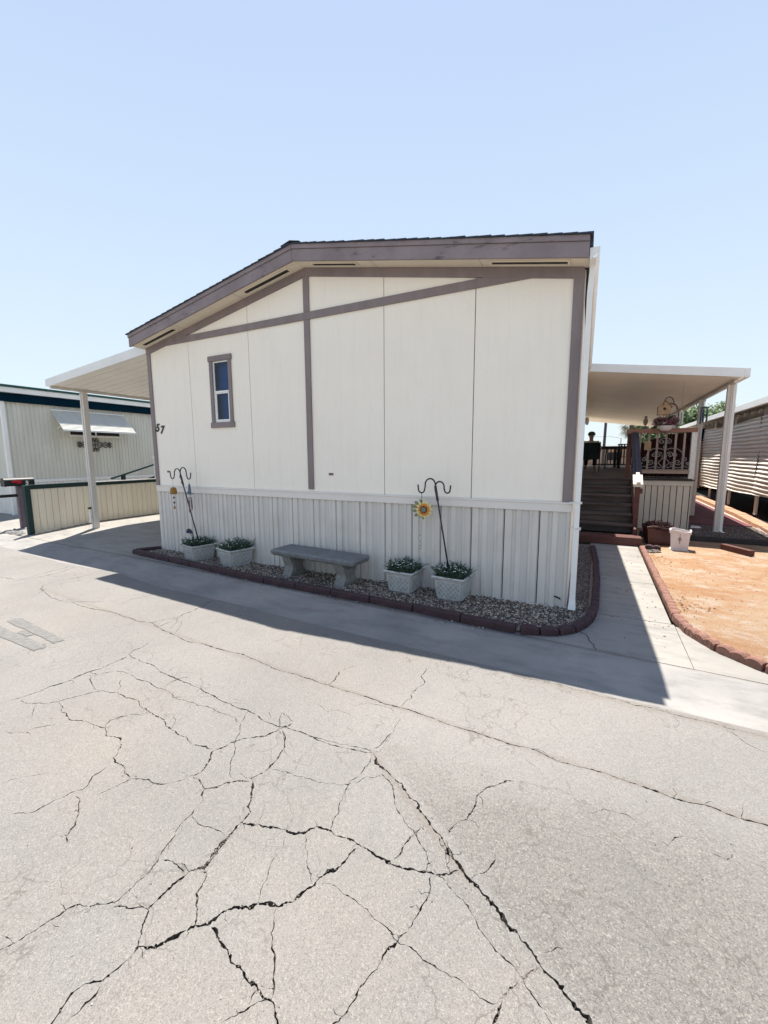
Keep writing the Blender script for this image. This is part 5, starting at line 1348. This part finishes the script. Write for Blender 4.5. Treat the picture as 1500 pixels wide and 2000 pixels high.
for a, r in ((PI/2,.05), (-PI/2,.05), (PI*.2,.03), (PI*.8,.03), (-PI*.2,.03), (-PI*.8,.03)):
    c = Vector((0,-.116,.2)); u = Vector((math.cos(a),0,math.sin(a))); v = Vector((-u.z,0,u.x)); mb.tube([c+u*.01, c+u*r*.6, c+u*r], [.004,.007,.002], 6)
mb.tube([(0,-.114,.12),(0,-.116,.28)], .003, 5); mb.build('emblem', M['ornament'], wb)
rb = thing('planter_box', 'burgundy planter box with dark dried plants behind the pinkish white one', 'planter', (7.66,4.18,.01), math.radians(8))
mb = MB(); tub(mb, .17, .20, .15, .17, .34, .02); mb.build('tub', M['burgundy'], rb); MB().tube([(-.215+.43*i/12, -.187, .335+.02*math.sin(2*PI*i/12)) for i in range(13)], .007, 6).build('rim_edge', M['ornament'], rb)
mb = MB(); rnd = random.Random(9); leaves(mb, 1300, .17, .28, .13, .5, rnd, (.03,.07), .005); mb.build('dried_plant', m_random('dried burgundy leaves', [(.05,.012,.015), (.03,.01,.012), (.09,.03,.03)]), rb)
a, b = Vector((8.60,4.19,.06)), Vector((8.87,3.73,.06)); d = (b-a); ang = math.atan2(d.y, d.x)
tag(MB().box(-d.length/2, d.length/2, -.045,.045,-.045,.045).build('timber_offcut', M['redwood'], bevel=.004, loc=tuple((a+b)/2), rz=ang), 'short reddish timber offcut lying on the orange dirt', 'timber')
mb = MB(); rnd = random.Random(3)
c = Vector((7.50,3.62,.0))
for k in range(2):
    pass
o = blockmesh(.22, 2, .10, .07, 5).build('edging_block', M['edge'], loc=(7.54,3.60,.0), rz=-.25); tag(o, 'loose dark scalloped edging block at the corner near the burgundy box', 'edging block')
tag(scatter('debris', 60, lambda: (7.52+random.uniform(-.08,.1), 3.45+random.uniform(-.12,.08), .03), M['pebbled'], .01, .03), 'small dark leaves and rubble beside the loose edging block', 'debris')
# raised gravel strip, timber edge, red slabs
mb = MB(); mb.quad((8.40,4.95,.075),(9.55,4.95,.075),(9.72,6.65,.075),(8.40,6.65,.075)); mb.quad((8.40,4.95,.0),(9.55,4.95,.0),(9.55,4.95,.075),(8.40,4.95,.075)); struct(mb.build('gravel_strip', M['pebbled']))
scatter('pebbles', 5200, lambda: (random.uniform(8.42,9.6), random.uniform(4.97,6.6), .085), M['pebbled'], .008, .016)
tag(MB().box(8.25,9.75,4.78,4.93,.0,.11).build('landscape_timber', M['darktimber'], bevel=.006), 'black landscape timber edging the dark gravel strip', 'timber')  # timber edge, its black colour also standing in for the dark shading
tag(MB().box(7.45,8.24,4.85,5.0,.0,.12).build('landscape_timber', M['darktimber'], bevel=.006), 'black landscape timber in front of the cream deck skirting', 'timber')  # black here also paints in the shading behind the planter boxes
mb = MB(); y = 6.67
while y < 13:
    mb.box(8.40, 9.05, y, y+.6, .0, .095); mb.box(9.058, 9.62, y, y+.6, .0, .095); y += .608
struct(mb.build('red_patio', M['redconc']))
tag(MB().box(8.42,8.85,8.3,9.6,.096,.40).build('patio_step_block', M['redconc'], bevel=.01), 'dark red painted concrete block step beyond the deck corner', 'step')
tag(MB().add([(0,0,.10),(.22,.05,.10),(.24,.25,.10),(.05,.22,.10),(.02,.02,.135),(.20,.07,.125),(.21,.22,.125),(.06,.2,.135)], [(0,1,2,3),(4,5,6,7),(0,1,5,4),(1,2,6,5),(2,3,7,6),(3,0,4,7)]).build('paving_stone', M['pinkwhite'], loc=(8.42,5.95,-.02), bevel=.006), 'small pale flat stone lying by the deck corner on dark gravel', 'stone')
# sandy path between patio and brick kerb
mb = MB(); kp = [(9.50,4.98),(9.52,5.15),(9.70,6.1),(9.80,8.97),(9.80,16)]
for a, b in zip(kp, kp[1:]): mb.quad((a[0]-.75,a[1],.035),(b[0]-.35,b[1],.035),(b[0],b[1],.035),(a[0],a[1],.035))
struct(mb.build('sandy_strip', M['sandpath']))
kb = MB()
for a, b in zip(kp, kp[1:]):
    a, b = Vector((*a,0)), Vector((*b,0)); n = max(1, int((b-a).length/.4)); 
    for i in range(n):
        p, q = a+(b-a)*(i/n), a+(b-a)*((i+.97)/n); j = random.uniform(-.008,.008)
        kb.add([(p.x,p.y,0),(q.x,q.y,0),(q.x+.24,q.y,0),(p.x+.24,p.y,0),(p.x,p.y,.13+j),(q.x,q.y,.13+j),(q.x+.24,q.y,.13+j),(p.x+.24,p.y,.13+j)], [(0,1,2,3),(4,5,6,7),(0,1,5,4),(1,2,6,5),(2,3,7,6),(3,0,4,7)])
tag(kb.build('brick_kerb', M['brickkerb'], bevel=.008), 'low tan brick kerb running under the white shade panels', 'kerb')

# ------------------------------------------------------------------ RIGHT NEIGHBOUR CARPORT
nc = thing('neighbour_carport', 'neighbouring carport with dark interior, white roof edge and white posts', 'carport')
mb = MB(); mb.prism([(9.95,2.74),(9.95,2.84),(11.8,3.14),(14.5,2.84),(14.5,2.74),(11.8,3.04)], 'y', 2.0, 18.6); mb.build('roof', M['white'], nc)
MB().box(9.86, 9.948, 2.0, 18.6, 2.72, 2.86).build('eave_gutter', M['white'], nc)
mb = MB(); 
for y in [2.3+.6*i for i in range(27)]: mb.box(10.1, 14, y, y+.05, 2.60, 2.70)
mb.build('rafters', M['whitedirty'], nc)
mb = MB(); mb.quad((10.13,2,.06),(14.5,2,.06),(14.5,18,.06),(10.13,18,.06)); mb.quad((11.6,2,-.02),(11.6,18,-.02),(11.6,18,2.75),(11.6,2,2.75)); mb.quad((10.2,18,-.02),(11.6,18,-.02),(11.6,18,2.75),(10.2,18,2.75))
mb.build('dark_interior_sheets', M['black'], nc)  # black floor and wall sheets put in for the shade inside
for y in (3.9, 6.3, 8.7, 11.1, 13.5):
    mb = MB(); mb.box(10.16,10.20,y-.075,y-.015,.12,2.72); mb.box(10.16,10.20,y+.015,y+.075,.12,2.72); mb.build('post', M['post'], nc)
# shade panels: horizontal corrugation, slightly sagging
def shade(y0, y1, z0f, z1f, label, ph):
    mb = MB(); ny, nz = 50, 260; vs = []
    for j in range(ny+1):
        t = j/ny; y = y0+(y1-y0)*t; za, zb_ = z0f(t), z1f(t)
        for k in range(nz+1):
            u = k/nz; z = za+(zb_-za)*u; sag = .012*math.sin(z*5+y*1.3+ph)+.010*math.sin(y*2.7+z*2)
            q_ = ((z+.012*math.sin(y*1.1+ph)*u+.003*math.sin(y*4+ph))/.098) % 1.0; x = 10.10-(.030*(1-q_/.72) if q_ < .72 else .030*(q_-.72)/.28)+sag
            if u > .985 or u < .012: x -= .01
            vs.append((x, y, z))
    mb.add(vs, [(j*(nz+1)+k, (j+1)*(nz+1)+k, (j+1)*(nz+1)+k+1, j*(nz+1)+k+1) for j in range(ny) for k in range(nz)])
    o = mb.build('shade_panel', M['blind'], nc, smooth=True); o['label'] = label; return o
shade(8.62, 14.7, lambda t: .62-.19*t, lambda t: 2.50-.06*math.sin(PI*t), 'white corrugated shade panel on the far left stretch of the neighbouring carport', 0)
shade(4.2, 8.60, lambda t: .68-.06*t, lambda t: 2.56-.06*t, 'white corrugated shade panel nearest the right edge of the photo', 2)
mb = MB(); ny, nz = 20, 120; vs = []
for j in range(ny+1):
    x = 9.45+.65*j/ny
    for k in range(nz+1):
        z = .35+1.78*k/nz; vs.append((x, 14.8+.03*math.sin(z*26+3*math.sin(x*5))*(.4+.6*math.sin(z*2.2)**2)+.03*math.sin(x*9), z+(.18*(j/ny) if k == nz else 0)))
mb.add(vs, [(j*(nz+1)+k, (j+1)*(nz+1)+k, (j+1)*(nz+1)+k+1, j*(nz+1)+k+1) for j in range(ny) for k in range(nz)])
tag(mb.build('shade_curtain', M['tan'], smooth=True), 'crinkled tan shade curtain at the far end of the white corrugated panels', 'shade curtain')
mb = MB(); cloth(mb, 9.45, 10.1, 2.10, 2.42, 2.56, 14.7, .02); tag(mb.build('tarp', M['teal']), 'dark tarp strip above the tan shade curtain', 'tarp')

# ------------------------------------------------------------------ BACKGROUND
def tree(name, loc, label, cat, blobs, mt, nleaf=2600, ls=.16, seed=1, trunk_h=2.5, tr=.18):
    rnd = random.Random(seed); t = thing(name, label, cat, loc)
    mb = MB(); mb.tube([(0,0,0),(.1,.05,trunk_h*.5),(0,0,trunk_h)], [tr*1.3,tr,tr*.7], 10)
    for c in blobs: mb.tube([(0,0,trunk_h*.9), (c[0]*.5,c[1]*.5,(trunk_h+c[2])*.5), (c[0],c[1],c[2])], [tr*.5,tr*.3,tr*.1], 6)
    mb.build('trunk', M['bark'], t)
    mb = MB(); tot = sum(c[3]**2 for c in blobs)
    for c in blobs:
        for _ in range(int(nleaf*c[3]**2/tot)):
            d = Vector((rnd.gauss(0,1), rnd.gauss(0,1), rnd.gauss(0,1))).normalized(); r = c[3]*rnd.random()**.35*(1+.18*math.sin(d.x*7+d.z*9)+.12*math.sin(d.y*13))
            p = Vector(c[:3])+Vector((d.x*r, d.y*r, d.z*r*.9)); a = Vector((rnd.gauss(0,1), rnd.gauss(0,1), rnd.gauss(0,.6))).normalized(); b = a.orthogonal().normalized(); s = ls*rnd.uniform(.5,1.2)
            mb.add([p-a*s, p+b*s*.5, p+a*s, p-b*s*.5], [(0,1,2,3)])
    mb.build('crown', mt, t); return t
def bl(n, w_, z0, z1, r0, r1, seed):
    rnd = random.Random(seed); return [(rnd.uniform(-w_,w_), rnd.uniform(-w_*.6,w_*.6), rnd.uniform(z0,z1), rnd.uniform(r0,r1)) for _ in range(n)]
tree('broadleaf_tree', (10.9,26,-.1), 'dense green tree rising behind the patio cover posts, left clump', 'tree', bl(22,1.7,2.0,4.0,.5,.85,4)+[(-.2,0,4.2,.6),(-1,0,3.9,.5)], M['ctree'], 34000, .075, 3)
tree('broadleaf_tree', (12.9,27,-.1), 'dense green tree just right of the outer patio post, behind the white roof', 'tree', bl(20,1.5,2.0,4.1,.5,.8,8)+[(.2,0,4.4,.5),(-.9,0,4.2,.5)], M['ctree'], 34000, .075, 5)
tree('broadleaf_tree', (16.6,33,-.1), 'sparse wispy tree top showing above the white neighbouring roof', 'tree', bl(9,1.0,3.9,5.4,.2,.42,12), M['palm'], 420, .15, 6, 4.0, .09)
pt = thing('palm_tree', 'palm tree with brown skirt of dead fronds beyond the far railing', 'palm tree', (9.05,36,-.1)); pt.scale = (1.15,1.15,1.0)
MB().tube([(0,0,0),(.05,0,2),(0,0,4.1)], [.24,.2,.17], 12).build('trunk', M['bark'], pt)
mb = MB(); rnd = random.Random(2)
for k in range(150):
    a = rnd.random()*2*PI; el = rnd.uniform(-1.5, 1.1); L_ = rnd.uniform(.6,1.0) if el > -.6 else rnd.uniform(.7,1.2)
    p = Vector((0,0,4.25+.1*rnd.random())); d = Vector((math.cos(a)*math.cos(el), math.sin(a)*math.cos(el), math.sin(el))); sd = Vector((-math.sin(a), math.cos(a), 0))
    q = p+d*L_*.6; e = p+d*L_+Vector((0,0,-.25*L_))
    for j in range(-3, 4):
        f_ = sd*(j*.06*L_); mb.add([q, q+(e-q)*.5+f_*.8+sd*.015, e+f_*1.8, q+(e-q)*.5+f_*.8-sd*.015], [(0,1,2,3)])
    mb.add([p-sd*.012, p+sd*.012, q+sd*.012, q-sd*.012], [(0,1,2,3)])
mb.build('crown', M['palm'], pt)
p1 = thing('utility_pole', 'tall dark utility pole seen between the home and the palm', 'utility pole', (7.0,32,-.1))
MB().tube([(0,0,0),(.1,0,7.5)], [.11,.08], 8).build('pole', M['polewood'], p1); MB().box(-.9,.9,-.05,.05,6.9,7.05).build('crossarm', M['polewood'], p1)
p2 = thing('utility_pole', 'short distant utility pole left of the palm trunk', 'utility pole', (11.3,62,-.1))
MB().tube([(0,0,0),(0,0,5.6)], [.12,.09], 8).build('pole', M['polewood'], p2); MB().box(-.7,.7,-.05,.05,5.1,5.2).build('crossarm', M['polewood'], p2)
sl = thing('street_lamp', 'distant street lamp with a thin arm left of the palm', 'street lamp', (9.3,60,-.1))
MB().tube([(0,0,0),(0,0,3.9)], .06, 8).build('pole', M['grille'], sl); MB().tube([(0,0,3.9),(-1.2,0,4.15),(-3.3,0,4.2)], .035, 6).build('arm', M['grille'], sl); MB().box(-3.9,-3.2,-.1,.1,4.15,4.25).build('lamp_head', M['grille'], sl)
mb = MB()
for z_, s_ in ((6.95,.7),(6.95,-.7),(5.7,0)):
    mb.tube([(7.1+s_-14+18*t, 32+3*t, z_-.1-.7*math.sin(PI*t)-2.6*max(0,t-.75)*4*.8) for t in [i/24 for i in range(25)]], .012, 4)
tag(mb.build('power_lines', M['polewood']), 'thin power lines crossing the sky beyond the deck', 'power lines')
bd = thing('distant_building', 'low tan building on the horizon beyond the deck railing', 'building', (8,70,-.1))
MB().box(-22,14,0,10,0,2.9).build('wall', M['tan'], bd); MB().box(-22.3,14.3,-.3,10.3,2.91,3.1).build('roof', M['whitedirty'], bd)
mb = MB(); 
for x in range(-20, 13, 4): mb.box(x, x+1.6, -.03, -.001, .9, 2.1)
mb.build('window', M['black'], bd)
# lamp under cover at house wall
wl_ = thing('wall_light', 'small white wall light on the house beneath the patio cover', 'wall light', (6.20,9.6,2.62))
MB().box(0,.05,-.05,.05,-.08,.08).build('base', M['white'], wl_); MB().lathe([(.03,-.12),(.05,-.06),(.05,.08),(.03,.10)], 14, (.09,0,0)).build('shade', M['white'], wl_)
